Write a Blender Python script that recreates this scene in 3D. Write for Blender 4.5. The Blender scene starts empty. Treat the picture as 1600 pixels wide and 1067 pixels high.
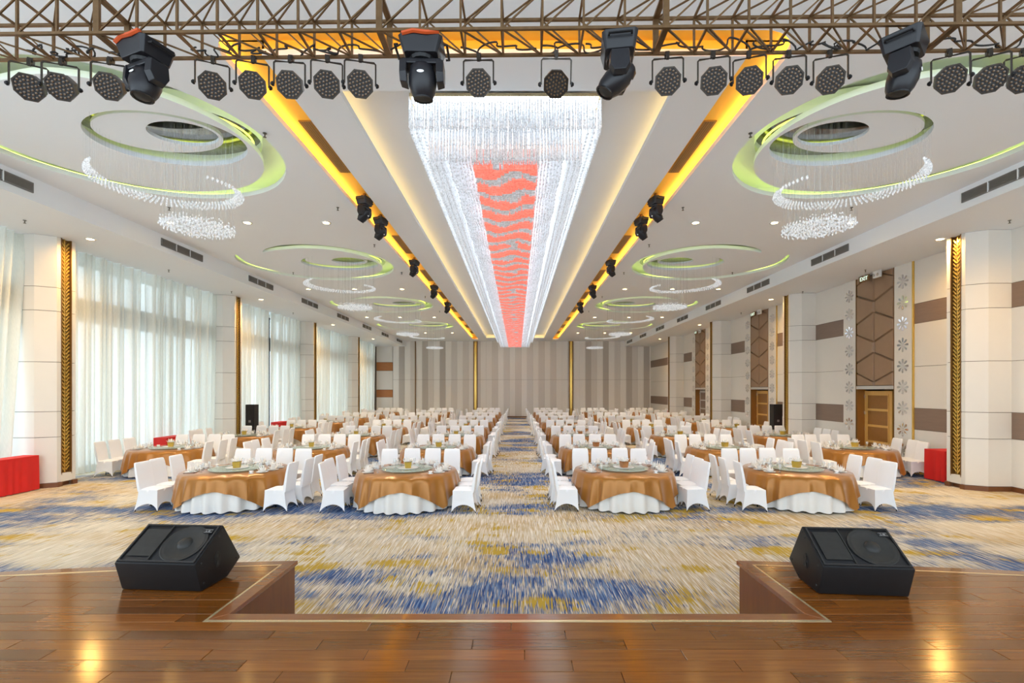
import bpy, bmesh, math, random
from mathutils import Vector, Matrix
random.seed(7)
R = math.radians
PI = math.pi
scene = bpy.context.scene
COL = scene.collection

# ------------------------------------------------------------------ camera, world, exposure
cam_d = bpy.data.cameras.new('camera')
cam = bpy.data.objects.new('camera', cam_d)
COL.objects.link(cam)
cam.location = (0, 0, 2.6)
cam.rotation_euler = (R(90), 0, 0)
cam_d.sensor_width = 36
cam_d.lens = 36 * 750 / 1600
cam_d.shift_x = -8 / 1600
cam_d.shift_y = 75.5 / 1600
cam_d.clip_end = 200
scene.camera = cam
scene.view_settings.view_transform = 'Standard'
scene.view_settings.look = 'None'
scene.view_settings.gamma = 1
scene.view_settings.use_curve_mapping = False
scene.view_settings.exposure = 0.36

world = bpy.data.worlds.new('overcast_sky')
scene.world = world
world.use_nodes = True
wb = world.node_tree.nodes['Background']
wb.inputs['Color'].default_value = (0.76, 0.89, 1.0, 1)
wb.inputs['Strength'].default_value = 2.75
scene.cycles.adaptive_threshold = 0.03
scene.cycles.use_light_tree = False
scene.cycles.max_bounces = 8
scene.cycles.diffuse_bounces = 6
scene.cycles.glossy_bounces = 3
scene.cycles.transmission_bounces = 4
scene.cycles.transparent_max_bounces = 6
scene.cycles.sample_clamp_indirect = 4.0
scene.cycles.caustics_reflective = False
scene.cycles.caustics_refractive = False

LED_PLATE = 7.0      # chandelier LED plate
COVE_AMBER = 11.0
COVE_WARM = 2.8
COVE_LIME = 2.8
SPOT_W = 300.0

# ------------------------------------------------------------------ materials
MATS = {}
def newmat(name):
    m = bpy.data.materials.new(name)
    m.use_nodes = True
    MATS[name] = m
    nt = m.node_tree
    return m, nt, nt.nodes['Principled BSDF']

def pm(name, col, rough=0.5, metal=0.0, nscale=0, namt=0.08, bump=0, bscale=40, coat=0, sheen=0, spec=0.5, stretch=None):
    m, nt, b = newmat(name)
    b.inputs['Roughness'].default_value = rough
    b.inputs['Metallic'].default_value = metal
    b.inputs['Coat Weight'].default_value = coat
    b.inputs['Sheen Weight'].default_value = sheen
    b.inputs['Specular IOR Level'].default_value = spec
    b.inputs['Base Color'].default_value = (*col, 1)
    tc = nt.nodes.new('ShaderNodeTexCoord')
    src = tc.outputs['Object']
    if stretch:
        mp = nt.nodes.new('ShaderNodeMapping')
        mp.inputs['Scale'].default_value = stretch
        nt.links.new(src, mp.inputs['Vector'])
        src = mp.outputs['Vector']
    if nscale:
        n = nt.nodes.new('ShaderNodeTexNoise')
        n.inputs['Scale'].default_value = nscale
        n.inputs['Detail'].default_value = 3
        nt.links.new(src, n.inputs['Vector'])
        mx = nt.nodes.new('ShaderNodeMix'); mx.data_type = 'RGBA'
        mx.inputs[6].default_value = (*[max(0, c * (1 - namt)) for c in col], 1)
        mx.inputs[7].default_value = (*[min(1, c * (1 + namt)) for c in col], 1)
        nt.links.new(n.outputs['Fac'], mx.inputs[0])
        nt.links.new(mx.outputs[2], b.inputs['Base Color'])
    if bump:
        n2 = nt.nodes.new('ShaderNodeTexNoise')
        n2.inputs['Scale'].default_value = bscale
        nt.links.new(src, n2.inputs['Vector'])
        bp = nt.nodes.new('ShaderNodeBump')
        bp.inputs['Strength'].default_value = bump
        bp.inputs['Distance'].default_value = 0.01
        nt.links.new(n2.outputs['Fac'], bp.inputs['Height'])
        nt.links.new(bp.outputs['Normal'], b.inputs['Normal'])
    return m

def em(name, col, strength):
    m, nt, b = newmat(name)
    b.inputs['Base Color'].default_value = (*col, 1)
    b.inputs['Emission Color'].default_value = (*col, 1)
    b.inputs['Emission Strength'].default_value = strength
    return m

pm('ceiling_paint', (0.84, 0.875, 0.91), 0.75, nscale=0.6, namt=0.015)
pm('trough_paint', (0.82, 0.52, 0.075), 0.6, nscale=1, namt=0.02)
pm('wall_cream', (0.76, 0.735, 0.68), 0.55, nscale=3, namt=0.02)
pm('wall_core', (0.16, 0.13, 0.10), 0.8, nscale=3, namt=0.05)
pm('panel_brown', (0.235, 0.165, 0.125), 0.5, nscale=5, namt=0.12, stretch=(1, 1, 4))
pm('panel_orange', (0.42, 0.16, 0.04), 0.5, nscale=5, namt=0.12)
pm('leather_brown', (0.31, 0.20, 0.12), 0.42, nscale=4, namt=0.1, bump=0.25, bscale=9)
pm('skirting_wood', (0.17, 0.065, 0.025), 0.35, nscale=6, namt=0.2, stretch=(1, 6, 12))
pm('gold_metal', (0.80, 0.52, 0.12), 0.25, 0.6, nscale=25, namt=0.2)
pm('gold_dark', (0.20, 0.10, 0.025), 0.4, 0.4, nscale=8, namt=0.2)
pm('door_gold_wood', (0.72, 0.42, 0.11), 0.35, nscale=6, namt=0.12, stretch=(4, 4, 0.6))
pm('door_brown_wood', (0.30, 0.13, 0.025), 0.35, nscale=6, namt=0.18, stretch=(4, 4, 0.6))
pm('door_grey', (0.55, 0.53, 0.50), 0.45, nscale=4, namt=0.05)
pm('stripe_light', (0.86, 0.84, 0.80), 0.7, nscale=2, namt=0.03)
pm('stripe_mid', (0.72, 0.69, 0.65), 0.7, nscale=2, namt=0.03)
pm('stripe_dark', (0.53, 0.495, 0.455), 0.7, nscale=2, namt=0.03)
pm('mirror', (0.86, 0.86, 0.87), 0.06, 1.0, nscale=2, namt=0.02)
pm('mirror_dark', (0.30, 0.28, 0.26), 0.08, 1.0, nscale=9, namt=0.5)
pm('chrome', (0.75, 0.75, 0.76), 0.15, 1.0, nscale=2, namt=0.05)
pm('white_plastic', (0.8, 0.8, 0.78), 0.4, nscale=2, namt=0.02)
pm('black_plastic', (0.009, 0.009, 0.010), 0.42, spec=0.3, nscale=12, namt=0.2, bump=0.05, bscale=200)
pm('black_matte', (0.012, 0.011, 0.011), 0.6, nscale=20, namt=0.3, bump=0.2, bscale=300)
pm('cone_black', (0.022, 0.021, 0.019), 0.5, spec=0.3, nscale=20, namt=0.3)
pm('truss_steel', (0.19, 0.115, 0.055), 0.38, 0.75, nscale=14, namt=0.35)
pm('par_black', (0.045, 0.036, 0.028), 0.32, 0.5, nscale=10, namt=0.25)
pm('par_lens', (0.13, 0.085, 0.05), 0.18, 0.2, nscale=10, namt=0.2)
pm('head_shell', (0.014, 0.014, 0.017), 0.34, 0.0, spec=0.35, nscale=8, namt=0.2)
pm('orange_plastic', (0.55, 0.08, 0.015), 0.5, nscale=4, namt=0.15)
pm('grille_metal', (0.24, 0.23, 0.22), 0.5, 0.3, nscale=8, namt=0.1)
pm('vent_gold', (0.30, 0.17, 0.035), 0.5, 0.1, nscale=8, namt=0.1)
pm('chair_cover', (0.86, 0.865, 0.88), 0.75, nscale=3, namt=0.02, bump=0.04, bscale=14, sheen=0.2)
pm('white_cloth', (0.80, 0.785, 0.75), 0.7, nscale=3, namt=0.03, bump=0.05, bscale=20)
pm('gold_satin', (0.36, 0.140, 0.012), 0.26, 0.25, nscale=3, namt=0.14, bump=0.08, bscale=10, sheen=0.3)
pm('red_cloth', (0.62, 0.012, 0.01), 0.65, nscale=3, namt=0.1, bump=0.05, bscale=12)
pm('table_wood', (0.10, 0.06, 0.035), 0.5, nscale=6, namt=0.2)
pm('porcelain', (0.86, 0.86, 0.84), 0.18, nscale=2, namt=0.01, coat=0.3)
pm('napkin_cloth', (0.88, 0.86, 0.82), 0.75, nscale=8, namt=0.03)
pm('box_gold', (0.45, 0.30, 0.04), 0.35, 0.2, nscale=20, namt=0.2)
pm('box_copper', (0.36, 0.15, 0.05), 0.35, 0.2, nscale=20, namt=0.2)
pm('chopstick_brown', (0.14, 0.06, 0.03), 0.4, nscale=20, namt=0.2)
pm('brass_inlay', (0.78, 0.62, 0.36), 0.25, 0.7, nscale=10, namt=0.1)
pm('nosing_wood', (0.22, 0.075, 0.022), 0.2, nscale=5, namt=0.25, stretch=(1, 8, 8), coat=0.4)
pm('riser_wood', (0.17, 0.05, 0.007), 0.3, nscale=3, namt=0.3, stretch=(6, 6, 0.7))
pm('crystal_red', (0.85, 0.16, 0.10), 0.25, nscale=9, namt=0.25, spec=0.8)
pm('window_frame_metal', (0.045, 0.04, 0.036), 0.5, nscale=5, namt=0.1)
pm('cable_black', (0.02, 0.017, 0.015), 0.6, nscale=30, namt=0.2)
pm('sprinkler_metal', (0.12, 0.11, 0.09), 0.4, 0.6, nscale=20, namt=0.2)
em('led_white', (0.84, 0.93, 1.0), LED_PLATE)
em('led_amber', (1.0, 0.72, 0.22), COVE_AMBER)
em('led_warm', (1.0, 0.66, 0.20), COVE_WARM)
em('led_lime', (0.86, 1.0, 0.20), COVE_LIME)
em('lamp_warm', (1.0, 0.70, 0.28), 30.0)
em('led_lime_dim', (0.86, 1.0, 0.15), 1.6)
em('sign_green', (0.75, 0.95, 0.80), 0.9)

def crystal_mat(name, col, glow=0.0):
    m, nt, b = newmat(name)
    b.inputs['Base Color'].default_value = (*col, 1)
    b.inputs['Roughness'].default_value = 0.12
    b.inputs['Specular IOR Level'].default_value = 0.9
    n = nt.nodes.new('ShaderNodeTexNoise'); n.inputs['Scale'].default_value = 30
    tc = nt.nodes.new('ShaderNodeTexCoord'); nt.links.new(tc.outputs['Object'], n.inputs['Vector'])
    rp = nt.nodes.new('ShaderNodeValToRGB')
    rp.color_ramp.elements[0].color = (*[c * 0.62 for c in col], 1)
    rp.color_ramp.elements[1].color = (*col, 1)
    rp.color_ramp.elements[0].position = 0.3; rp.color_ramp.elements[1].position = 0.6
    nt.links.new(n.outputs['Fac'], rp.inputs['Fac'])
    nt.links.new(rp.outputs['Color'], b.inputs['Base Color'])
    nt.links.new(rp.outputs['Color'], b.inputs['Emission Color']); b.inputs['Emission Strength'].default_value = glow  # glow: small added emission stands in for light the crystals catch
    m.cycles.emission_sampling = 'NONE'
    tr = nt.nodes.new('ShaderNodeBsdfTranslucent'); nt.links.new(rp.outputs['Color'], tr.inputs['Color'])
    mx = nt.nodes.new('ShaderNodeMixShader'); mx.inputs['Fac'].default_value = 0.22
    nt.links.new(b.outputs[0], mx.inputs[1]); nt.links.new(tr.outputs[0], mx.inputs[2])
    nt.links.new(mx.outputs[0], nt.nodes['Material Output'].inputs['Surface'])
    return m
crystal_mat('crystal_clear', (0.78, 0.80, 0.825), 0.2)
crystal_mat('crystal_drop', (0.90, 0.92, 0.94), 0.25)

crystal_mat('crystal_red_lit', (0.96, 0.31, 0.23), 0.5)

def glass_mat():
    m, nt, b = newmat('susan_glass')
    b.inputs['Base Color'].default_value = (0.62, 0.72, 0.66, 1)
    b.inputs['Roughness'].default_value = 0.04
    b.inputs['Coat Weight'].default_value = 0.5
    tp = nt.nodes.new('ShaderNodeBsdfTransparent'); tp.inputs['Color'].default_value = (0.80, 0.88, 0.83, 1)
    n = nt.nodes.new('ShaderNodeTexNoise'); n.inputs['Scale'].default_value = 2
    mx = nt.nodes.new('ShaderNodeMixShader'); mx.inputs['Fac'].default_value = 0.5
    nt.links.new(b.outputs[0], mx.inputs[1]); nt.links.new(tp.outputs[0], mx.inputs[2])
    nt.links.new(mx.outputs[0], nt.nodes['Material Output'].inputs['Surface'])
glass_mat()
def clear_glass(name, fac, col):
    m, nt, b = newmat(name)
    b.inputs['Base Color'].default_value = (*col, 1)
    b.inputs['Roughness'].default_value = 0.03
    tp = nt.nodes.new('ShaderNodeBsdfTransparent'); tp.inputs['Color'].default_value = (0.95, 0.97, 0.97, 1)
    mx = nt.nodes.new('ShaderNodeMixShader'); mx.inputs['Fac'].default_value = fac
    nt.links.new(b.outputs[0], mx.inputs[1]); nt.links.new(tp.outputs[0], mx.inputs[2])
    nt.links.new(mx.outputs[0], nt.nodes['Material Output'].inputs['Surface'])
clear_glass('wine_glass', 0.7, (0.9, 0.92, 0.93))
clear_glass('nylon_wire', 0.75, (0.85, 0.85, 0.85))
clear_glass('window_glass', 0.92, (0.7, 0.8, 0.8))

def curtain_mat():
    m, nt, b = newmat('sheer_curtain')
    b.inputs['Base Color'].default_value = (0.80, 0.81, 0.79, 1)
    b.inputs['Roughness'].default_value = 0.8
    tc = nt.nodes.new('ShaderNodeTexCoord')
    mp = nt.nodes.new('ShaderNodeMapping'); mp.inputs['Scale'].default_value = (1, 60, 3)
    nt.links.new(tc.outputs['Object'], mp.inputs['Vector'])
    n = nt.nodes.new('ShaderNodeTexNoise'); n.inputs['Scale'].default_value = 3
    nt.links.new(mp.outputs['Vector'], n.inputs['Vector'])
    rp = nt.nodes.new('ShaderNodeValToRGB')
    rp.color_ramp.elements[0].color = (0.68, 0.69, 0.63, 1); rp.color_ramp.elements[1].color = (0.88, 0.885, 0.81, 1)
    nt.links.new(n.outputs['Fac'], rp.inputs['Fac'])
    nt.links.new(rp.outputs['Color'], b.inputs['Base Color'])
    mp2 = nt.nodes.new('ShaderNodeMapping'); mp2.inputs['Scale'].default_value = (0.2, 3.2, 0.05)
    nt.links.new(tc.outputs['Object'], mp2.inputs['Vector'])
    n2 = nt.nodes.new('ShaderNodeTexNoise'); n2.inputs['Scale'].default_value = 1.6; n2.inputs['Detail'].default_value = 2
    nt.links.new(mp2.outputs['Vector'], n2.inputs['Vector'])
    def gather(lo, hi):
        g = nt.nodes.new('ShaderNodeMapRange'); g.inputs['From Min'].default_value = 0.32; g.inputs['From Max'].default_value = 0.68
        g.inputs['To Min'].default_value = lo; g.inputs['To Max'].default_value = hi
        nt.links.new(n2.outputs['Fac'], g.inputs['Value']); return g.outputs[0]
    tr = nt.nodes.new('ShaderNodeBsdfTranslucent'); nt.links.new(rp.outputs['Color'], tr.inputs['Color'])
    tp = nt.nodes.new('ShaderNodeBsdfTransparent')
    m1 = nt.nodes.new('ShaderNodeMixShader'); m1.inputs['Fac'].default_value = 0.30
    m2 = nt.nodes.new('ShaderNodeMixShader'); m2.inputs['Fac'].default_value = 0.11
    nt.links.new(gather(0.14, 0.42), m1.inputs['Fac']); nt.links.new(gather(0.03, 0.18), m2.inputs['Fac'])
    nt.links.new(b.outputs[0], m1.inputs[1]); nt.links.new(tr.outputs[0], m1.inputs[2])
    nt.links.new(m1.outputs[0], m2.inputs[1]); nt.links.new(tp.outputs[0], m2.inputs[2])
    nt.links.new(m2.outputs[0], nt.nodes['Material Output'].inputs['Surface'])
curtain_mat()

def plank_mat():
    m, nt, b = newmat('stage_plank_wood')
    tc = nt.nodes.new('ShaderNodeTexCoord')
    oi = nt.nodes.new('ShaderNodeObjectInfo')
    mp = nt.nodes.new('ShaderNodeMapping'); mp.inputs['Scale'].default_value = (1.2, 22, 1)
    ad = nt.nodes.new('ShaderNodeVectorMath'); ad.operation = 'ADD'
    nt.links.new(tc.outputs['Object'], ad.inputs[0]); nt.links.new(oi.outputs['Location'], ad.inputs[1])
    nt.links.new(ad.outputs[0], mp.inputs['Vector'])
    n = nt.nodes.new('ShaderNodeTexNoise'); n.inputs['Scale'].default_value = 2.2; n.inputs['Detail'].default_value = 6
    nt.links.new(mp.outputs['Vector'], n.inputs['Vector'])
    r1 = nt.nodes.new('ShaderNodeValToRGB')
    r1.color_ramp.elements[0].color = (0.085, 0.023, 0.003, 1); r1.color_ramp.elements[1].color = (0.25, 0.080, 0.009, 1)
    nt.links.new(n.outputs['Fac'], r1.inputs['Fac'])
    hs = nt.nodes.new('ShaderNodeHueSaturation')
    mr = nt.nodes.new('ShaderNodeMapRange')
    mr.inputs['To Min'].default_value = 0.7; mr.inputs['To Max'].default_value = 1.35
    nt.links.new(oi.outputs['Random'], mr.inputs['Value'])
    nt.links.new(mr.outputs[0], hs.inputs['Value'])
    nt.links.new(r1.outputs['Color'], hs.inputs['Color'])
    nt.links.new(hs.outputs['Color'], b.inputs['Base Color'])
    n3 = nt.nodes.new('ShaderNodeTexNoise'); n3.inputs['Scale'].default_value = 1.3
    nt.links.new(ad.outputs[0], n3.inputs['Vector'])
    mr2 = nt.nodes.new('ShaderNodeMapRange'); mr2.inputs['To Min'].default_value = 0.09; mr2.inputs['To Max'].default_value = 0.20
    nt.links.new(n3.outputs['Fac'], mr2.inputs['Value']); nt.links.new(mr2.outputs[0], b.inputs['Roughness'])
    bp = nt.nodes.new('ShaderNodeBump'); bp.inputs['Strength'].default_value = 0.06; bp.inputs['Distance'].default_value = 0.01
    nt.links.new(n3.outputs['Fac'], bp.inputs['Height']); nt.links.new(bp.outputs['Normal'], b.inputs['Normal'])
    b.inputs['Specular IOR Level'].default_value = 0.95
    b.inputs['Specular Tint'].default_value = (1.0, 0.80, 0.55, 1)  # amber of the warm-lit ceiling's reflection, put into the specular colour
plank_mat()

def carpet_mat():
    m, nt, b = newmat('carpet')
    b.inputs['Roughness'].default_value = 0.95
    b.inputs['Specular IOR Level'].default_value = 0.1
    N = nt.nodes.new; L = nt.links.new
    tc = N('ShaderNodeTexCoord')
    def noise(sx, sy, scale, detail=2, off=0.0, rough=0.5):
        mp = N('ShaderNodeMapping'); mp.inputs['Scale'].default_value = (sx, sy, 1)
        mp.inputs['Location'].default_value = (off, off * 1.7, off * 0.3)
        L(tc.outputs['Object'], mp.inputs['Vector'])
        n = N('ShaderNodeTexNoise'); n.inputs['Scale'].default_value = scale; n.inputs['Detail'].default_value = detail
        n.inputs['Roughness'].default_value = rough
        L(mp.outputs['Vector'], n.inputs['Vector'])
        return n.outputs['Fac']
    def math_(op, a, bb):
        n = N('ShaderNodeMath'); n.operation = op
        for i, v in enumerate((a, bb)):
            if isinstance(v, (int, float)): n.inputs[i].default_value = v
            else: L(v, n.inputs[i])
        return n.outputs[0]
    def ramp(f, p0, p1):
        r = N('ShaderNodeMapRange'); r.inputs['From Min'].default_value = p0; r.inputs['From Max'].default_value = p1
        L(f, r.inputs['Value']); return r.outputs[0]
    def mix(f, a, bb):
        x = N('ShaderNodeMix'); x.data_type = 'RGBA'
        if isinstance(f, (int, float)): x.inputs[0].default_value = f
        else: L(f, x.inputs[0])
        for i, v in ((6, a), (7, bb)):
            if isinstance(v, tuple): x.inputs[i].default_value = (*v, 1)
            else: L(v, x.inputs[i])
        return x.outputs[2]
    streak = noise(80, 3.0, 1.0, 2, 3.0)
    streak2 = noise(52, 2.2, 1.0, 2, 11.0)
    fine = noise(110, 5.0, 1.0, 2, 23.0)
    p_blue = noise(0.38, 0.80, 1.0, 3, 5.2)
    p_gold = noise(0.75, 1.5, 1.0, 3, 17.0)
    p_tan = noise(0.35, 0.7, 1.0, 2, 31.0)
    sep = N('ShaderNodeSeparateXYZ'); L(tc.outputs['Object'], sep.inputs[0])
    band = math_('MULTIPLY', math_('COSINE', math_('MULTIPLY', math_('SUBTRACT', sep.outputs['Y'], 6.5), 2*PI/3.7), 0.0), 0.09)
    p_blue = math_('ADD', p_blue, band)
    sA = math_('MULTIPLY', math_('SUBTRACT', streak, 0.5), 0.62)
    sB = math_('MULTIPLY', math_('SUBTRACT', streak2, 0.5), 0.55)
    base = mix(ramp(math_('ADD', p_tan, sB), 0.40, 0.66), (0.58, 0.53, 0.42), (0.46, 0.325, 0.15))
    base = mix(ramp(noise(72, 2.4, 1.0, 2, 61.0), 0.50, 0.66), base, (0.76, 0.72, 0.64))
    dk = math_('ADD', noise(85, 2.6, 1.0, 2, 41.0), math_('MULTIPLY', math_('SUBTRACT', p_blue, 0.5), 0.8))
    base = mix(ramp(dk, 0.54, 0.64), base, (0.20, 0.20, 0.205))
    blue = mix(ramp(streak2, 0.42, 0.62), (0.030, 0.070, 0.20), (0.17, 0.25, 0.40))
    c = mix(ramp(math_('ADD', p_blue, sA), 0.53, 0.59), base, blue)
    c = mix(ramp(math_('ADD', p_gold, math_('MULTIPLY', sB, 0.9)), 0.58, 0.64), c, (0.46, 0.31, 0.045))
    wt = math_('ADD', noise(60, 2.0, 1.0, 1, 77.0), math_('MULTIPLY', math_('SUBTRACT', fine, 0.5), 0.25))
    c = mix(ramp(wt, 0.63, 0.68), c, (0.64, 0.57, 0.46))
    L(c, b.inputs['Base Color'])
    bp = N('ShaderNodeBump'); bp.inputs['Strength'].default_value = 0.3; bp.inputs['Distance'].default_value = 0.01
    L(fine, bp.inputs['Height']); L(bp.outputs['Normal'], b.inputs['Normal'])
carpet_mat()

# ------------------------------------------------------------------ mesh helpers
class MB:
    def __init__(s): s.v = []; s.f = []
    def add(s, vs, fs):
        n = len(s.v); s.v += [tuple(p) for p in vs]; s.f += [tuple(i + n for i in f) for f in fs]; return s
    def box(s, x0, x1, y0, y1, z0, z1):
        return s.add([(x0, y0, z0), (x1, y0, z0), (x1, y1, z0), (x0, y1, z0), (x0, y0, z1), (x1, y0, z1), (x1, y1, z1), (x0, y1, z1)],
                     [(0, 3, 2, 1), (4, 5, 6, 7), (0, 1, 5, 4), (1, 2, 6, 5), (2, 3, 7, 6), (3, 0, 4, 7)])
    def cbox(s, c, d): return s.box(c[0]-d[0]/2, c[0]+d[0]/2, c[1]-d[1]/2, c[1]+d[1]/2, c[2]-d[2]/2, c[2]+d[2]/2)
    def prism(s, poly, a, b, axis='z'):
        n = len(poly)
        def P(p, t): return {'z': (p[0], p[1], t), 'x': (t, p[0], p[1]), 'y': (p[0], t, p[1])}[axis]
        vs = [P(p, a) for p in poly] + [P(p, b) for p in poly]
        fs = [tuple(range(n))[::-1], tuple(range(n, 2*n))] + [(i, (i+1) % n, n+(i+1) % n, n+i) for i in range(n)]
        return s.add(vs, fs)
    def frustum(s, poly0, z0, poly1, z1, mapf=lambda p, z: (p[0], p[1], z)):
        n = len(poly0)
        vs = [mapf(p, z0) for p in poly0] + [mapf(p, z1) for p in poly1]
        fs = [tuple(range(n))[::-1], tuple(range(n, 2*n))] + [(i, (i+1) % n, n+(i+1) % n, n+i) for i in range(n)]
        return s.add(vs, fs)
    def lathe(s, prof, seg=16, c=(0, 0, 0), cap=True):
        vs = []; fs = []
        for r, z in prof:
            for k in range(seg):
                a = 2*PI*k/seg
                vs.append((c[0]+r*math.cos(a), c[1]+r*math.sin(a), c[2]+z))
        for j in range(len(prof)-1):
            for k in range(seg):
                k2 = (k+1) % seg
                fs.append((j*seg+k, j*seg+k2, (j+1)*seg+k2, (j+1)*seg+k))
        if cap:
            fs.append(tuple(range(seg))[::-1]); fs.append(tuple((len(prof)-1)*seg+k for k in range(seg)))
        return s.add(vs, fs)
    def tube(s, pts, r, seg=6, closed=False, cap=True):
        pts = [Vector(p) for p in pts]; n = len(pts); vs = []; fs = []
        up0 = None
        for i, p in enumerate(pts):
            if closed: d = pts[(i+1) % n] - pts[i-1]
            else: d = pts[min(i+1, n-1)] - pts[max(i-1, 0)]
            d.normalize()
            if up0 is None:
                up0 = Vector((0, 0, 1)) if abs(d.z) < 0.9 else Vector((1, 0, 0))
            a = d.cross(up0)
            if a.length < 1e-4: a = d.cross(Vector((0, 1, 0)))
            a.normalize(); b = d.cross(a)
            for k in range(seg):
                t = 2*PI*(k+0.5)/seg
                vs.append(tuple(p + a*(r*math.cos(t)) + b*(r*math.sin(t))))
        m = n if closed else n-1
        for i in range(m):
            for k in range(seg):
                k2 = (k+1) % seg; i2 = (i+1) % n
                fs.append((i*seg+k, i*seg+k2, i2*seg+k2, i2*seg+k))
        if cap and not closed:
            fs.append(tuple(range(seg))); fs.append(tuple((n-1)*seg+k for k in range(seg))[::-1])
        return s.add(vs, fs)
    def bar(s, a, b, w, h=None):
        h = h or w
        return s.tube([a, b], w*0.7071, 4)
    def xf(s, M, start=0):
        s.v[start:] = [tuple(M @ Vector(p)) for p in s.v[start:]]; return s
    def mesh(s, name, smooth=False, bevel=0, weld=False):
        me = bpy.data.meshes.new(name)
        me.from_pydata(s.v, [], s.f)
        bm = bmesh.new(); bm.from_mesh(me)
        if weld: bmesh.ops.remove_doubles(bm, verts=bm.verts, dist=1e-5)
        if bevel:
            es = [e for e in bm.edges if len(e.link_faces) == 2 and e.calc_face_angle(0) > 0.3]
            bmesh.ops.bevel(bm, geom=es, offset=bevel, segments=2, affect='EDGES', profile=0.6, clamp_overlap=True)
        bmesh.ops.recalc_face_normals(bm, faces=bm.faces)
        bm.to_mesh(me); bm.free()
        if smooth:
            me.polygons.foreach_set('use_smooth', [True]*len(me.polygons))
            if smooth != 'all':
                me.set_sharp_from_angle(angle=R(35))
        me.update()
        return me
    def obj(s, name, mat, parent=None, loc=None, smooth=False, bevel=0, weld=False):
        me = s.mesh(name, smooth, bevel, weld); me.materials.append(MATS[mat])
        return link(name, me, parent, loc)

def link(name, me, parent=None, loc=None, rot=None):
    o = bpy.data.objects.new(name, me); COL.objects.link(o)
    if parent: o.parent = parent
    if loc: o.location = loc
    if rot: o.rotation_euler = rot
    return o
def tag(o, label=None, cat=None, group=None, kind=None):
    if label: o['label'] = label
    if cat: o['category'] = cat
    if group: o['group'] = group
    if kind: o['kind'] = kind
    return o
def thing(name, label, cat, loc=(0, 0, 0), rz=0, group=None, kind=None):
    o = bpy.data.objects.new(name, None); COL.objects.link(o); o.empty_display_size = 0.1
    o.location = loc; o.rotation_euler = (0, 0, rz)
    return tag(o, label, cat, group, kind)
def me_mat(me, mat): me.materials.append(MATS[mat]); return me
def fill2d(name, outer, holes, z0, z1, mat, parent=None, kind=None):
    """flat plate with holes, from a filled 2D curve"""
    cu = bpy.data.curves.new(name, 'CURVE'); cu.dimensions = '2D'; cu.fill_mode = 'BOTH'; cu.extrude = (z1-z0)/2
    for loop in [outer] + holes:
        sp = cu.splines.new('POLY'); sp.points.add(len(loop)-1); sp.use_cyclic_u = True
        for p, q in zip(sp.points, loop): p.co = (q[0], q[1], 0, 1)
    o = bpy.data.objects.new(name, cu); COL.objects.link(o)
    bpy.context.view_layer.update()
    me = bpy.data.meshes.new_from_object(o.evaluated_get(bpy.context.evaluated_depsgraph_get()))
    bpy.data.objects.remove(o)
    for v in me.vertices: v.co.z += (z0+z1)/2
    me.materials.clear(); me.materials.append(MATS[mat])
    return link(name, me, parent)
ORD = ['first', 'second', 'third', 'fourth', 'fifth', 'sixth', 'seventh', 'eighth', 'ninth', 'tenth', 'eleventh', 'twelfth',
       'thirteenth', 'fourteenth', 'fifteenth', 'sixteenth', 'seventeenth', 'eighteenth', 'nineteenth', 'twentieth']

# ------------------------------------------------------------------ dimensions
CX = -0.17
CEIL, SOFF = 7.2, 6.7
XFL, XFR = CX-10.33, CX+10.33
XL, XR = -13.0, 12.65
YB = 45.5
STG = 0.9

# ------------------------------------------------------------------ floor (carpet)
o = MB().box(-14.2, 13.4, -3, YB+0.3, -0.1, 0).obj('floor', 'carpet')
tag(o, 'patterned hall carpet in cream, tan, blue and gold streaks', 'floor', kind='structure')

# ------------------------------------------------------------------ ceiling with recesses
def ell(cx, cy, rx, ry, n=40, a0=0): return [(cx+rx*math.cos(a0+2*PI*i/n), cy+ry*math.sin(a0+2*PI*i/n)) for i in range(n)]
TWO, TWI = 3.9, 3.35
TY0, TY1, TYF = 6.14, 6.62, 43.8
def arc(cx, cy, r, a0, a1, n=8): return [(cx+r*math.cos(R(a0+(a1-a0)*i/n)), cy+r*math.sin(R(a0+(a1-a0)*i/n))) for i in range(n+1)]
trough = ([(CX-TWO, TYF)] + arc(CX-TWO+0.55, TY0+0.55, 0.55, 180, 270) + arc(CX+TWO-0.55, TY0+0.55, 0.55, 270, 360) + [(CX+TWO, TYF), (CX+TWI, TYF)]
          + [(CX+TWI, TY1), (CX-TWI, TY1), (CX-TWI, TYF)])
CW, CY0, CY1 = 2.58, 7.39, 43.0
coffer = [(CX-CW, CY0), (CX+CW, CY0), (CX+CW, CY1), (CX-CW, CY1)]
RING_Y = [8.9, 17.5, 25.95, 34.4]
RK = [(-138, 2.12), (-110, 2.08), (-90, 2.12), (-45, 2.12), (0, 2.13), (45, 2.24), (90, 2.4), (135, 2.72), (165, 2.9), (185, 2.93), (205, 2.86)]
def rlerp(a):
    for (a0, r0), (a1, r1) in zip(RK, RK[1:]):
        if a <= a1: return r0+(r1-r0)*(a-a0)/(a1-a0)
    return RK[-1][1]
def ring_pts(sgn, cy):
    cx = -6.95*1.0
    out = []; inn = []
    N = 64
    for i in range(N+1):
        t = i/N; a = -138+343*t
        w = 0.40*min(1, (t/0.10)**0.6, ((1-t)/0.12)**0.6)+0.01
        r = rlerp(a)
        ca, sa = math.cos(R(a)), math.sin(R(a))
        def P(rr):
            lx = (cx-CX)+rr*ca            # left-hand side, relative to ceiling axis
            return (CX+(lx if sgn < 0 else -lx), cy+rr*sa)
        out.append(P(r+w/2)); inn.append(P(r-w/2))
    return out, inn
def side_x(sgn, x): return CX+((x-CX) if sgn < 0 else -(x-CX))
holes = [trough, coffer]
RINGS = []
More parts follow.
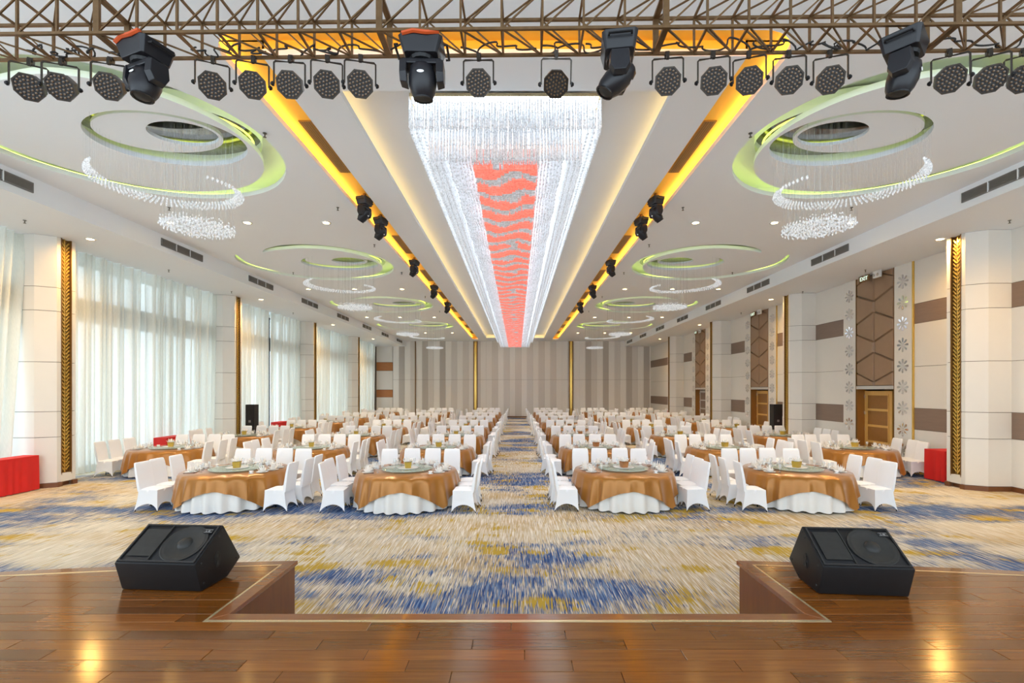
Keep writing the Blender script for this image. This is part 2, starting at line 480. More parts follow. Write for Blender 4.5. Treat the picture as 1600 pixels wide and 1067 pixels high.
for sgn in (-1, 1):
    for cy in RING_Y:
        out, inn = ring_pts(sgn, cy)
        holes.append(out+inn[::-1])
        hc = (side_x(sgn, -6.45), cy-0.02)
        holes.append(ell(hc[0], hc[1], 1.36, 0.98, 48))
        RINGS.append((sgn, cy, out, inn, hc))
ceil_o = fill2d('ceiling', [(XFL-0.05, 5.5), (XFR+0.05, 5.5), (XFR+0.05, YB+0.2), (XFL-0.05, YB+0.2)], holes, CEIL, CEIL+0.1, 'ceiling_paint')
tag(ceil_o, 'white hall ceiling with long coves and swirl recesses', 'ceiling', kind='structure')
# soffits with fascia
for nm, x0, x1, fx in (('left', -13.6, XFL, XFL), ('right', XFR, 13.2, XFR)):
    s = MB().box(x0, x1, 2.0, YB+0.2, SOFF, SOFF+0.06)
    s.box(fx-(0.06 if nm == 'left' else 0), fx+(0 if nm == 'left' else 0.06), 2.0, YB+0.2, SOFF+0.06, CEIL+0.1)
    so = s.obj('ceiling_soffit', 'ceiling_paint', ceil_o)
# stage ceiling (behind the beam line)
MB().box(XFL-0.05, XFR+0.05, -3, 5.5, CEIL+0.02, CEIL+0.12).obj('stage_ceiling', 'ceiling_paint', ceil_o)
# trough box
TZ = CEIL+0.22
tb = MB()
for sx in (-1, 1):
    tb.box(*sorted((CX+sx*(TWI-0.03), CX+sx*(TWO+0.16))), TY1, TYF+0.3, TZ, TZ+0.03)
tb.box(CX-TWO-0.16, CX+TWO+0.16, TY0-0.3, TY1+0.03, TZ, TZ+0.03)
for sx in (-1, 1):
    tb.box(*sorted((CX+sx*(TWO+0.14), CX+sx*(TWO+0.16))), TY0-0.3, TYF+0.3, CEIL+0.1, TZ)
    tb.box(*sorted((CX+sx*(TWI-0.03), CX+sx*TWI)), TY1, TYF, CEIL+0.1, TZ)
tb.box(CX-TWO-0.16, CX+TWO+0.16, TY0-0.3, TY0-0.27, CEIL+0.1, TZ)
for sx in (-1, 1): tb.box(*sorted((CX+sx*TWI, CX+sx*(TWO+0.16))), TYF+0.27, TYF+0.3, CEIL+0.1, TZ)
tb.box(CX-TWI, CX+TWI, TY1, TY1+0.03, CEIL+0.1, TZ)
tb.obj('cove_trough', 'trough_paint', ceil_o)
led = MB()
for sx in (-1, 1):
    led.box(*sorted((CX+sx*(TWO+0.04), CX+sx*(TWO+0.09))), TY0, TYF, CEIL+0.1, CEIL+0.13)
led.box(CX-TWO, CX+TWO, TY0-0.18, TY0-0.12, CEIL+0.1, CEIL+0.13)
led.obj('cove_led_strip', 'led_amber', ceil_o)
# coffer box
KZ = CEIL+0.34
kb = MB()
kb.box(CX-CW-0.3, CX+CW+0.3, CY0-0.1, CY1+0.3, KZ, KZ+0.03)
for sx in (-1, 1):
    kb.box(*sorted((CX+sx*(CW+0.27), CX+sx*(CW+0.3))), CY0-0.1, CY1+0.3, CEIL+0.1, KZ)
kb.box(CX-CW-0.3, CX+CW+0.3, CY0-0.1, CY0-0.07, CEIL+0.1, KZ)
kb.box(CX-CW-0.3, CX+CW+0.3, CY1+0.27, CY1+0.3, CEIL+0.1, KZ)
kb.obj('coffer_top', 'ceiling_paint', ceil_o)
led = MB()
for sx in (-1, 1):
    led.box(*sorted((CX+sx*(CW+0.12), CX+sx*(CW+0.17))), CY0+0.05, CY1, CEIL+0.1, CEIL+0.13)
led.box(CX-CW, CX+CW, CY1+0.12, CY1+0.17, CEIL+0.1, CEIL+0.13)
led.obj('coffer_led_strip', 'led_warm', ceil_o)
# swirl recess tops, lime LED lines and mirror wells
for sgn, cy, out, inn, hc in RINGS:
    cx = side_x(sgn, -6.95)
    xa, xb = (cx-3.4, cx+2.68) if sgn < 0 else (cx-2.68, cx+3.4)
    t = MB().box(xa, xb, cy-2.9, cy+2.9, CEIL+0.36, CEIL+0.39)
    for a in (xa, xb-0.03): t.box(a, a+0.03, cy-2.9, cy+2.9, CEIL+0.1, CEIL+0.36)
    for a in (-2.9, 2.87): t.box(xa, xb, cy+a, cy+a+0.03, CEIL+0.1, CEIL+0.36)
    t.obj('swirl_recess_top', 'ceiling_paint', ceil_o)
    c0 = Vector((cx, cy, 0))
    pts = []
    for p in out[2:-2]:
        d = Vector((p[0], p[1], 0))-c0; d.normalize()
        pts.append((p[0]+d.x*0.10, p[1]+d.y*0.10, CEIL+0.125))
    MB().tube(pts, 0.022, 4).obj('swirl_led_strip', 'led_lime', ceil_o)
    # mirror well
    MB().lathe([(1.62, 0), (1.62, 0.22)], 48, cap=False).xf(Matrix.Translation((hc[0], hc[1], CEIL+0.1)) @ Matrix.Diagonal((1, 0.73, 1, 1))).obj('well_wall', 'ceiling_paint', ceil_o, smooth='all')
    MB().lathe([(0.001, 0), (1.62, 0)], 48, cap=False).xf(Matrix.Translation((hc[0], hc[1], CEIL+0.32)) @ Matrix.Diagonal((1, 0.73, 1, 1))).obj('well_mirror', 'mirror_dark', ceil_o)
    MB().tube([(hc[0]+1.47*math.cos(2*PI*i/48), hc[1]+1.09*math.sin(2*PI*i/48), CEIL+0.12) for i in range(48)], 0.018, 4, closed=True).obj('well_led_strip', 'led_lime_dim', ceil_o)
    s = -sgn   # direction of the aisle
    isl = fill2d('well_island', ell(hc[0]-s*0.08, hc[1]-0.13, 1.10, 0.68, 48), [ell(hc[0]+s*0.36, hc[1]-0.13, 0.60, 0.42, 32)], CEIL+0.06, CEIL+0.12, 'ceiling_paint', ceil_o)

# ------------------------------------------------------------------ walls: back
wb_o = MB().box(-14, 13.3, YB, YB+0.2, 0, CEIL+0.1).obj('wall_back', 'wall_core')
tag(wb_o, 'far wall of vertical beige striped panels', 'wall', kind='structure')
PANEL_CACHE = {}
def unit_box_mesh(mat, bev=0.0):
    k = mat
    if k not in PANEL_CACHE:
        PANEL_CACHE[k] = me_mat(MB().box(-0.5, 0.5, -0.5, 0.5, -0.5, 0.5).mesh('panel'), mat)
    return PANEL_CACHE[k]
def panel(name, mat, x0, x1, y0, y1, z0, z1, parent):
    o = link(name, unit_box_mesh(mat), parent, ((x0+x1)/2, (y0+y1)/2, (z0+z1)/2))
    o.scale = (abs(x1-x0), abs(y1-y0), abs(z1-z0))
    return o
seq = ['stripe_light', 'stripe_dark', 'stripe_light', 'stripe_mid', 'stripe_light', 'stripe_dark', 'stripe_mid']
x = -11.75; i = 0
GOLDX = (-3.94, 5.10)
while x < XR-0.02:
    x1 = min(x+0.552, XR)
    if any(abs((x+x1)/2-g) < 0.95 for g in GOLDX): mt = 'stripe_light' if i % 2 else 'stripe_mid'
    else: mt = seq[i % 7] if x < -3 or x > 5.5 else ('stripe_light', 'stripe_mid')[i % 2]
    panel('wall_panel', mt, x+0.004, x1-0.004, YB-0.05, YB, 0.1, 3.55, wb_o)
    panel('wall_panel', mt, x+0.004, x1-0.004, YB-0.05, YB, 3.565, CEIL, wb_o)
    x = x1; i += 1
for gx in GOLDX:
    panel('gold_strip', 'gold_metal', gx-0.10, gx+0.10, YB-0.12, YB-0.05, 0.1, CEIL, wb_o)
    panel('gold_strip_edge', 'gold_dark', gx-0.2, gx-0.10, YB-0.14, YB-0.05, 0.1, CEIL, wb_o)
    panel('gold_strip_edge', 'gold_dark', gx+0.10, gx+0.2, YB-0.14, YB-0.05, 0.1, CEIL, wb_o)
panel('corner_line', 'gold_dark', -9.66, -9.58, YB-0.13, YB-0.05, 0.1, CEIL, wb_o)
for z0, z1, mt in ((0.1, 1.9, 'wall_cream'), (1.9, 2.6, 'panel_orange'), (2.62, 4.4, 'wall_cream'), (4.42, 5.2, 'panel_orange'), (5.22, CEIL, 'wall_cream')):
    panel('wall_panel', mt, -13.3, -11.78, YB-0.08, YB, z0, z1-0.012, wb_o)
panel('baseboard_back', 'skirting_wood', -13.3, XR, YB-0.16, YB, 0.0, 0.1, wb_o)

# ------------------------------------------------------------------ pillars
JOINTS = [0.12, 1.34, 2.02, 3.34, 4.70, 5.33, SOFF]
def pillar_poly(front, depth, sgn, g=0.0):
    """plan polygon, local origin at wall line centre, sgn -1: sticks out to -x"""
    a, b = 0.27-g, 0.50-g
    P = [(0, -b), (depth-0.38, -b), (depth-g, -a), (depth-g, -0.155), (depth-0.10, -0.155), (depth-0.10, 0.155), (depth-g, 0.155), (depth-g, a), (depth-0.38, b), (0, b)]
    return [(sgn*p[0], p[1]) for p in P]
def fretwork(sgn, depth):
    m = MB()
    z = 0.42
    while z < SOFF-0.12:
        for side in (-1, 1):
            y0, y1 = side*0.018, side*0.118
            m.bar((sgn*(depth-0.05), y0, z), (sgn*(depth-0.05), y1, z+0.11), 0.034)
        z += 0.105
    z = 0.38
    return m
PILL = {}
def pillar(wall, x, y, sgn, depth):
    key = (sgn, depth)
    if key not in PILL:
        core = me_mat(MB().prism(pillar_poly(0, depth-0.012, sgn, 0.012), 0, SOFF+0.05).mesh('pillar_core'), 'wall_core')
        segs = []
        for z0, z1 in zip(JOINTS, JOINTS[1:]):
            segs.append(me_mat(MB().prism(pillar_poly(0, depth, sgn), z0+0.007, z1-0.007).mesh('pillar_panel'), 'wall_cream'))
        fr = me_mat(fretwork(sgn, depth).mesh('gold_fretwork'), 'gold_metal')
        spine = me_mat(MB().bar((sgn*(depth-0.06), 0, 0.36), (sgn*(depth-0.06), 0, SOFF), 0.03).mesh('gold_spine'), 'gold_metal')
        back = MB().box(*sorted((sgn*(depth-0.105), sgn*(depth-0.085))), -0.153, 0.153, 0.34, SOFF)
        me_b = me_mat(back.mesh('channel_back'), 'gold_dark')
        edges = []
        for sd in (-1, 1):
            edges.append(me_mat(MB().box(*sorted((sgn*(depth-0.1), sgn*(depth+0.008))), *sorted((sd*0.128, sd*0.156)), 0.30, SOFF).mesh('channel_edge'), 'gold_dark'))
        edges.append(me_mat(MB().box(*sorted((sgn*(depth-0.1), sgn*(depth+0.008))), -0.156, 0.156, 0.12, 0.34).mesh('channel_foot'), 'wall_cream'))
        base = me_mat(MB().prism(pillar_poly(0, depth+0.02, sgn, -0.02), 0, 0.12).mesh('pillar_skirting'), 'skirting_wood')
        PILL[key] = (core, segs, fr, spine, me_b, edges, base)
    core, segs, fr, spine, me_b, edges, base = PILL[key]
    p = link('pillar', core, wall, (x, y, 0))
    for s in segs: link('pillar_panel', s, p)
    f = link('gold_fretwork', fr, p); f['kind'] = 'stuff'
    link('gold_spine', spine, p); link('channel_back', me_b, p)
    for e in edges: link('channel_edge', e, p)
    link('pillar_skirting', base, p)

# ------------------------------------------------------------------ right wall
wr = MB().box(XR+0.06, XR+0.2, -3, 16.1-0.02, 0, CEIL)
DOORS = [(16.08, 17.87), (24.13, 25.92), (32.18, 33.97)]
prev = -3
wr = MB()
for d0, d1 in DOORS:
    wr.box(XR+0.03, XR+0.2, prev, d0, 0, CEIL); wr.box(XR+0.03, XR+0.2, d0, d1, 2.62, CEIL); prev = d1
wr.box(XR+0.03, XR+0.2, prev, YB+0.2, 0, CEIL)
wr_o = wr.obj('wall_right', 'wall_core')
tag(wr_o, 'panelled side wall with pillars, padded door surrounds and brown bands', 'wall', kind='structure')
def wall_run(y0, y1, joints=JOINTS, brown=True):
    for z0, z1 in zip(joints, joints[1:]):
        br = brown and (abs(z0-1.34) < 0.01 or abs(z0-4.70) < 0.01)
        panel('wall_panel', 'panel_brown' if br else 'wall_cream', XR, XR+0.05, y0, y1, z0+0.006, z1-0.006, wr_o)
    panel('baseboard_right', 'skirting_wood', XR-0.02, XR+0.05, y0, y1, 0, 0.12, wr_o)
PY = [4.73, 12.78, 20.83, 28.88, 36.93]
for y in PY: pillar(wr_o, XR+0.03, y, -1, 1.0)
wall_run(-3, PY[0]-0.45); wall_run(PY[0]+0.45, PY[1]-0.45)
# flower motif
def petal(k, n=8, r0=0.075, r1=0.235, w=0.052):
    a = 2*PI*k/n
    pts = []
    for i in range(10):
        t = 2*PI*i/10
        rr = (r0+r1)/2+(r1-r0)/2*math.cos(t)
        ww = w*math.sin(t)*(0.62+0.38*math.cos(t))
        pts.append((rr*math.cos(a)-ww*math.sin(a), rr*math.sin(a)+ww*math.cos(a)))
    return pts
fm = MB()
for k in range(8): fm.prism(petal(k), -0.012, 0.0, 'x')
for k in range(8):
    fm.prism([(0.045*math.cos(2*PI*(k+q)/8)*s_, 0.045*math.sin(2*PI*(k+q)/8)*s_) for q, s_ in ((-0.25, 0.6), (0, 1.5), (0.25, 0.6))], -0.012, 0.0, 'x')
FLOWER = me_mat(fm.mesh('flower_motif'), 'mirror')
def flower_column(y0, y1):
    panel('flower_panel', 'wall_cream', XR-0.03, XR+0.05, y0, y1, 0.12, SOFF, wr_o)
    z = 0.62
    while z < SOFF:
        if z < SOFF-0.1:
            link('flower_motif', FLOWER, wr_o, (XR-0.031, (y0+y1)/2, z))
        z += 0.69
def clip_poly(poly, zlo, zhi):
    def cl(P, f, lim, sgn):
        out = []
        for i in range(len(P)):
            a, b = P[i], P[(i+1) % len(P)]
            ia, ib = sgn*(a[1]-lim) >= 0, sgn*(b[1]-lim) >= 0
            if ia: out.append(a)
            if ia != ib:
                t = (lim-a[1])/(b[1]-a[1]); out.append((a[0]+(b[0]-a[0])*t, lim))
        return out
    P = cl(poly, None, zlo, 1)
    return cl(P, None, zhi, -1) if len(P) > 2 else []
def inset(poly, g):
    c = (sum(p[0] for p in poly)/len(poly), sum(p[1] for p in poly)/len(poly))
    out = []
    for p in poly:
        d = math.hypot(p[0]-c[0], p[1]-c[1]); k = max(0.2, 1-g*1.4/d)
        out.append((c[0]+(p[0]-c[0])*k, c[1]+(p[1]-c[1])*k))
    return out
def pad_panel(y0, y1, zb):
    yc = (y0+y1)/2
    bounds = []   # (z at centre, z at outer)
    z0 = 5.73+1.43
    for k in range(5):
        zc = z0-1.43*k
        bounds.append((zc, zc+0.34)); bounds.append((zc-0.38, zc-0.72))
    for sd, ye in ((-1, y0), (1, y1)):
        for (c1, o1), (c2, o2) in zip(bounds, bounds[1:]):
            poly = clip_poly([(yc+sd*0.008, c2), (ye, o2), (ye, o1), (yc+sd*0.008, c1)], zb, SOFF)
            if len(poly) < 3: continue
            a, b = inset(poly, 0.006), inset(poly, 0.045)
            m = MB().frustum(a, XR+0.03, b, XR-0.045, lambda p, t: (t, p[0], p[1]))
            m.frustum(a, XR+0.06, a, XR+0.03, lambda p, t: (t, p[0], p[1]))
            m.obj('leather_pad', 'leather_brown', wr_o, smooth=True)
def door_leaf(y0, y1, gold=True):
    fr, pn = ('door_gold_wood', 'door_brown_wood') if gold else ('door_grey', 'panel_brown')
    xk = XR+0.27
    d = link('door_leaf', me_mat(MB().box(xk, xk+0.045, y0, y1, 0.02, 2.56).mesh('door_leaf'), fr), wr_o)
    zs = [0.16, 0.72, 1.30, 1.88, 2.44]
    for a, b in zip(zs, zs[1:]):
        panel('door_panel', pn, xk-0.012, xk, y0+0.17, y1-0.17, a+0.04, b-0.04, d)
        for yy in (y0+0.13, y1-0.17): panel('door_moulding', fr, xk-0.02, xk, yy, yy+0.04, a, b, d)
        for zz in (a, b-0.04): panel('door_moulding', fr, xk-0.02, xk, y0+0.13, y1-0.13, zz, zz+0.04, d)
    for zz in (0.3, 1.1, 1.7, 2.3): panel('hinge', 'chrome', xk-0.03, xk, y1-0.02, y1+0.02, zz, zz+0.12, d)
for k, ((d0, d1), py) in enumerate(zip(DOORS, PY[1:4])):
    wall_run(py+0.45, py+2.50)
    panel('gold_trim', 'gold_metal', XR-0.035, XR+0.05, py+2.50, py+2.56, 0.12, SOFF, wr_o)
    flower_column(py+2.56, d0-0.02)
    flower_column(d1+0.02, py+5.78)
    panel('gold_trim', 'gold_dark', XR-0.035, XR+0.05, d1-0.005, d1+0.02, 0, SOFF, wr_o)
    panel('gold_trim', 'gold_dark', XR-0.035, XR+0.05, d0-0.02, d0+0.005, 0, SOFF, wr_o)
    wall_run(py+5.78, py+7.60)
    pad_panel(d0+0.01, d1-0.01, 2.74)
    panel('door_lintel', 'door_grey', XR-0.03, XR+0.28, d0, d1, 2.62, 2.74, wr_o)
    for yy in (d0, d1-0.03): panel('door_jamb', 'door_brown_wood', XR, XR+0.30, yy, yy+0.03, 0, 2.62, wr_o)
    door_leaf(d0+0.46, d1-0.03, k < 2)
    panel('corridor_wall', 'door_brown_wood', XR+1.6, XR+1.65, d0-1.0, d1+0.8, 0, 2.9, wr_o)
    panel('corridor_wall', 'panel_brown', XR+0.22, XR+1.6, d0-1.0, d0-0.95, 0, 2.9, wr_o)
    panel('corridor_wall', 'panel_brown', XR+0.22, XR+1.6, d1+0.75, d1+0.8, 0, 2.9, wr_o)
    panel('corridor_ceiling', 'wall_cream', XR+0.22, XR+1.65, d0-1.0, d1+0.8, 2.9, 2.95, wr_o)
    panel('corridor_floor', 'red_cloth', XR+0.05, XR+1.65, d0-1.0, d1+0.8, -0.05, 0.005, wr_o)
wall_run(PY[4]+0.45, YB)

# ------------------------------------------------------------------ left wall: windows, pillars
wl_o = MB().box(-13.75, -13.55, -3, YB+0.2, 0, 0.12).box(-13.75, -13.55, -3, YB+0.2, 6.55, CEIL).obj('wall_left', 'wall_cream')
tag(wl_o, 'window wall with pillars behind sheer curtains', 'wall', kind='structure')
LPY = [5.03, 13.1, 21.17, 29.24, 37.31]
for y in LPY: pillar(wl_o, -13.3, y, 1, 1.0)
for y in LPY: panel('pier', 'wall_cream', -13.75, -13.3, y-0.5, y+0.5, 0, CEIL, wl_o)
bays = [(LPY[i]+0.5, LPY[i+1]-0.5) for i in range(4)] + [(LPY[4]+0.5, 43.6)]
for n, (b0, b1) in enumerate(bays):
    fr = MB()
    fr.box(-13.66, -13.42, b0, b1, 4.72, 5.42)
    cnt = 6; st = (b1-b0)/cnt
    for q in range(cnt+1): fr.box(-13.68, -13.60, b0+q*st-0.04, b0+q*st+0.04, 0.12, 6.55)
    fr.box(-13.68, -13.60, b0, b1, 0.12, 0.20); fr.box(-13.68, -13.60, b0, b1, 6.47, 6.55)
    w = fr.obj('window_%d' % (n+1), 'window_frame_metal')
    tag(w, 'dark framed tall window behind the %s pair of curtains from the stage' % ORD[n], 'window', kind='structure')
    for q in range(cnt):
        for z0, z1 in ((0.20, 4.75), (5.40, 6.47)):
            panel('pane', 'window_glass', -13.645, -13.635, b0+q*st+0.04, b0+(q+1)*st-0.04, z0, z1, w)
panel('wall_panel', 'wall_cream', -13.75, -13.5, 43.6, YB, 0, CEIL, wl_o)

def curtain(y0, y1, seed, pull0=0.0, pull1=0.0):
    rnd = random.Random(seed)
    n = int((y1-y0)/0.035)
    ph = 0; offs = []
    for i in range(n+1):
        ph += 0.035*2*PI/(0.24+0.08*math.sin(i*0.05+seed)+0.04*rnd.random())
        offs.append(0.09*math.sin(ph)+0.05*math.sin(ph*0.37+seed))
    m = MB(); rows = [(6.69, 1.25), (6.45, 1.15), (5.2, 0.95), (3.5, 0.9), (1.6, 0.8), (0.10, 0.75)]
    vs = []
    for j, (z, am) in enumerate(rows):
        f = 1-z/6.7
        for i in range(n+1):
            t = i/n
            y = y0+(y1-y0)*t + pull0*f*(1-t) - pull1*f*t
            vs.append((XL+offs[i]*am, y, z))
    fs = [(j*(n+1)+i, j*(n+1)+i+1, (j+1)*(n+1)+i+1, (j+1)*(n+1)+i) for j in range(len(rows)-1) for i in range(n)]
    m.add(vs, fs)
    return m
cn = 0
for n, (b0, b1) in enumerate(bays):
    mid = (b0+b1)/2
    for h, (c0, c1, p0, p1) in enumerate(((b0-0.15, mid-0.02, 0, 0), (mid+0.01, b1+0.15, 0, 0.18 if n else 0.45))):
        c = curtain(c0, c1, n*2+h+1, p0, p1).obj('curtain', 'sheer_curtain', smooth='all')
        tag(c, 'white sheer curtain, %s of two in the %s window bay from the stage' % (('nearer', 'farther')[h], ORD[n]), 'curtain', 'sheer window curtains')

# ------------------------------------------------------------------ stage
def front_y(x): return 4.75-0.0158*(max(x*x, 4.8)-4.8)
NX, NY = 2.2, 3.62
xs = [2.2+0.35*i for i in range(16)]
front_r = [(x, front_y(x)) for x in xs]
front_l = [(-x, y) for x, y in front_r]
stage_poly = [(-xs[-1], -3)] + [(xs[-1], -3)] + front_r[::-1] + [(NX, NY), (-NX, NY)] + front_l
st_o = MB().prism(stage_poly, 0.0, STG-0.02).obj('floor_stage', 'riser_wood')
tag(st_o, 'raised stage of glossy red-brown planks with a notch in front', 'stage', kind='structure')
rows_y = 3.50
PW = 0.1236
nrow = 0
y = rows_y
rnd = random.Random(3)
def add_plank(poly):
    cx = sum(p[0] for p in poly)/len(poly); cy = sum(p[1] for p in poly)/len(poly)
    q = [(p[0]-cx, p[1]-cy) for p in poly]
    z = rnd.uniform(-0.0012, 0.0012)
    m = MB().prism(q, -0.018, 0.0)
    me = me_mat(m.mesh('plank', bevel=0.002), 'stage_plank_wood')
    link('plank', me, st_o, (cx, cy, STG+z))
def plank_row(ya, yb, xa, xb, off, curve=False):
    L = 1.02; g = 0.0016
    x = math.floor((xa-off)/L)*L+off
    while x < xb:
        a, b = max(x, xa), min(x+L, xb)
        if b-a > 0.03:
            if curve:
                lim = lambda xx: front_y(xx)-0.10
                ts = [a+g+(b-a-2*g)*i/4 for i in range(5)]
                top = [(t, min(yb-g, lim(t))) for t in ts]
                if max(p[1] for p in top) > ya+0.01:
                    top = [(t, max(yy, ya+g+0.002)) for t, yy in top]
                    add_plank([(a+g, ya+g), (b-g, ya+g)]+top[::-1])
            else:
                add_plank([(a+g, ya+g), (b-g, ya+g), (b-g, yb-g), (a+g, yb-g)])
        x += L
offs = []
k = 0
yy = 3.515
while yy > 1.6:
    off = (0.34*k + rnd.uniform(-0.08, 0.08)) % 1.02
    w = 4.2 if yy < 2.4 else 4.6
    plank_row(yy-PW, yy, -w, w, off); yy -= PW; k += 1
yy = 3.515; k = 0
while yy < 4.75:
    off = (0.34*k+0.5+rnd.uniform(-0.08, 0.08)) % 1.02
    plank_row(yy, yy+PW, -6.1, -2.31, off, True)
    plank_row(yy, yy+PW, 2.31, 6.1, off+0.3, True)
    yy += PW; k += 1
# plain deck for what lies under and behind the camera
MB().box(-7.4, 7.4, -3, 1.55, STG-0.02, STG-0.001).obj('rear_deck', 'stage_plank_wood', st_o)
for sx in (-1, 1):
    MB().box(*sorted((sx*4.6, sx*7.4)), 1.55, 3.515, STG-0.02, STG-0.001).obj('side_deck', 'stage_plank_wood', st_o)
    MB().box(*sorted((sx*6.1, sx*7.4)), 3.515, 4.0, STG-0.02, STG-0.001).obj('side_deck', 'stage_plank_wood', st_o)
# nosing (mahogany edge) and brass inlay
def strip(poly, z0, z1, name, mat, bev=0.0): MB().prism(poly, z0, z1).obj(name, mat, st_o, bevel=bev)
strip([(-NX-0.085, NY-0.075), (NX+0.085, NY-0.075), (NX-0.02, NY+0.02), (-NX+0.02, NY+0.02)], STG-0.035, STG+0.003, 'nosing', 'nosing_wood', 0.004)
strip([(-NX-0.105, NY-0.105), (NX+0.105, NY-0.105), (NX+0.085, NY-0.077), (-NX-0.085, NY-0.077)], STG-0.02, STG+0.002, 'brass_inlay', 'brass_inlay')
for sx in (-1, 1):
    strip([(sx*(NX+0.085), NY-0.075), (sx*(NX-0.02), NY+0.02), (sx*(NX-0.02), 4.77), (sx*(NX+0.085), 4.675)], STG-0.035, STG+0.003, 'nosing', 'nosing_wood', 0.004)
    strip([(sx*(NX+0.105), NY-0.105), (sx*(NX+0.085), NY-0.077), (sx*(NX+0.085), 4.675), (sx*(NX+0.105), 4.65)], STG-0.02, STG+0.002, 'brass_inlay', 'brass_inlay')
    fx = [2.2+0.35*i for i in range(14)]
    strip([(sx*(NX-0.02), 4.77)]+[(sx*x, front_y(x)+0.02) for x in fx[1:]]+[(sx*x, front_y(x)-0.075) for x in fx[1:][::-1]]+[(sx*(NX+0.085), 4.675)], STG-0.035, STG+0.003, 'nosing', 'nosing_wood')
    strip([(sx*(NX+0.085), 4.675)]+[(sx*x, front_y(x)-0.077) for x in fx[1:]]+[(sx*x, front_y(x)-0.10) for x in fx[1:][::-1]]+[(sx*(NX+0.105), 4.65)], STG-0.02, STG+0.002, 'brass_inlay', 'brass_inlay')

# ------------------------------------------------------------------ big rectangular chandelier
ch = thing('crystal_chandelier', 'long rectangular crystal chandelier with coral wave core over the aisle', 'chandelier', (CX-0.02, 0, 0))
AH, AY0, AY1, AZ = 1.52, 7.6, 42.2, 6.74      # outer tier
BH, BY0, BY1, BZ = 1.23, 7.75, 42.0, 6.30      # lower tier
PT = 7.25
MB().box(-AH, AH, AY0, AY1, PT, PT+0.05).obj('mounting_frame', 'brass_inlay', ch)
for xk in (-1.2, 0, 1.2):
    for yk in range(8, 42, 3): MB().box(xk-0.02, xk+0.02, yk, yk+0.04, PT+0.05, KZ).obj('standoff', 'chrome', ch)
MB().box(-AH+0.03, AH-0.03, AY0+0.03, AY1-0.03, PT-0.012, PT-0.002).obj('led_plate', 'led_white', ch)
rc = random.Random(5)
def strand(m, x, y, z0, z1, r=0.011):
    n = len(m.v)
    m.v += [(x-r, y-r, z0), (x+r, y-r, z0), (x+r, y+r, z0), (x-r, y+r, z0), (x-r, y-r, z1), (x+r, y-r, z1), (x+r, y+r, z1), (x-r, y+r, z1)]
    m.f += [(n, n+3, n+2, n+1), (n, n+1, n+5, n+4), (n+1, n+2, n+6, n+5), (n+2, n+3, n+7, n+6), (n+3, n, n+4, n+7)]
def bead(m, x, y, z, r):
    n = len(m.v)
    m.v += [(x+r, y, z), (x-r, y, z), (x, y+r, z), (x, y-r, z), (x, y, z+r*1.4), (x, y, z-r*1.4)]
    m.f += [(n, n+2, n+4), (n+2, n+1, n+4), (n+1, n+3, n+4), (n+3, n, n+4), (n+2, n, n+5), (n+1, n+2, n+5), (n+3, n+1, n+5), (n, n+3, n+5)]
def perimeter(m, hx, y0, y1, z0, sp, spy, wave=0.0):
    n = int(2*hx/sp)
    for i in range(n+1):
        x = -hx+2*hx*i/n
        for y in (y0, y1):
            zz = z0+wave*math.sin(x*9)
            strand(m, x, y, zz, PT-0.012, 0.0075); 
            for q in range(4): bead(m, x, y, zz+0.02+q*(PT-zz)*0.24+rc.uniform(0, .03), 0.017)
    n = int((y1-y0)/spy)
    for i in range(1, n):
        y = y0+(y1-y0)*i/n
        for x in (-hx, hx):
            strand(m, x, y, z0+rc.uniform(-0.01, 0.01), PT-0.012, 0.012); bead(m, x, y, z0, 0.024)
m = MB(); perimeter(m, AH, AY0, AY1, AZ, 0.045, 0.09)
for i in range(1, 3):
    perimeter(m, AH-0.09*i, AY0+0.05*i, AY1-0.06*i, AZ+0.015*i, 0.06, 0.12)
tag(m.obj('outer_strand_tier', 'crystal_clear', ch), kind='stuff')
m = MB()
for i in range(3): perimeter(m, BH-0.085*i, BY0+0.06*i, BY1-0.06*i, BZ+0.03*i, 0.05, 0.09)
tag(m.obj('lower_strand_tier', 'crystal_clear', ch), kind='stuff')
# inner white field left and right of the coral core
m = MB()
for sx in (-1, 1):
    for xk in (0.56, 0.615, 0.67, 0.725, 0.78, 0.835, 0.89, 0.945):
        y = BY0+0.3
        while y < BY1-0.2:
            zz = BZ+0.10+0.05*math.sin(y*4+xk*9)+rc.uniform(-0.02, 0.02)
            strand(m, sx*xk, y, zz, PT-0.012, 0.011); bead(m, sx*xk, y, zz, 0.02)
            y += 0.13
tag(m.obj('inner_strand_field', 'crystal_clear', ch), kind='stuff')
# coral wave core: rows of strands with wavy lower ends, alternating coral and clear bands
mr, mw = MB(), MB()
for yk in (BY0+0.19, BY0+0.26, BY1-0.25):
    for i in range(30):
        strand(mw, -0.53+1.06*i/29+rc.uniform(-0.008, 0.008), yk, BZ+0.05+0.02*rc.random(), PT-0.012, 0.012)
y = BY0+0.33; j = 0
while y < BY1-0.3:
    for i in range(17):
        x = -0.50+1.0*i/16+rc.uniform(-0.012, 0.012)
        w1 = math.sin((y+0.17*math.sin(x*6.0+1.2*math.sin(y*1.1)))*2*PI/0.72)
        blob = math.hypot((x-0.14*math.sin(y*2.1))/0.17, (((y-8.6) % 1.44)-0.72)/0.27)
        if blob < 1 or w1 < -0.1:
            zz = BZ+0.005+0.02*rc.random()
            strand(mw, x, y, zz, BZ+0.34, 0.03)
        else:
            zz = BZ-0.012*w1
            strand(mr, x, y, zz, BZ+0.34, 0.035)
    y += 0.085; j += 1
tag(mr.obj('coral_strand_wave', 'crystal_red_lit', ch), kind='stuff')
tag(mw.obj('clear_strand_wave', 'crystal_clear', ch), kind='stuff')

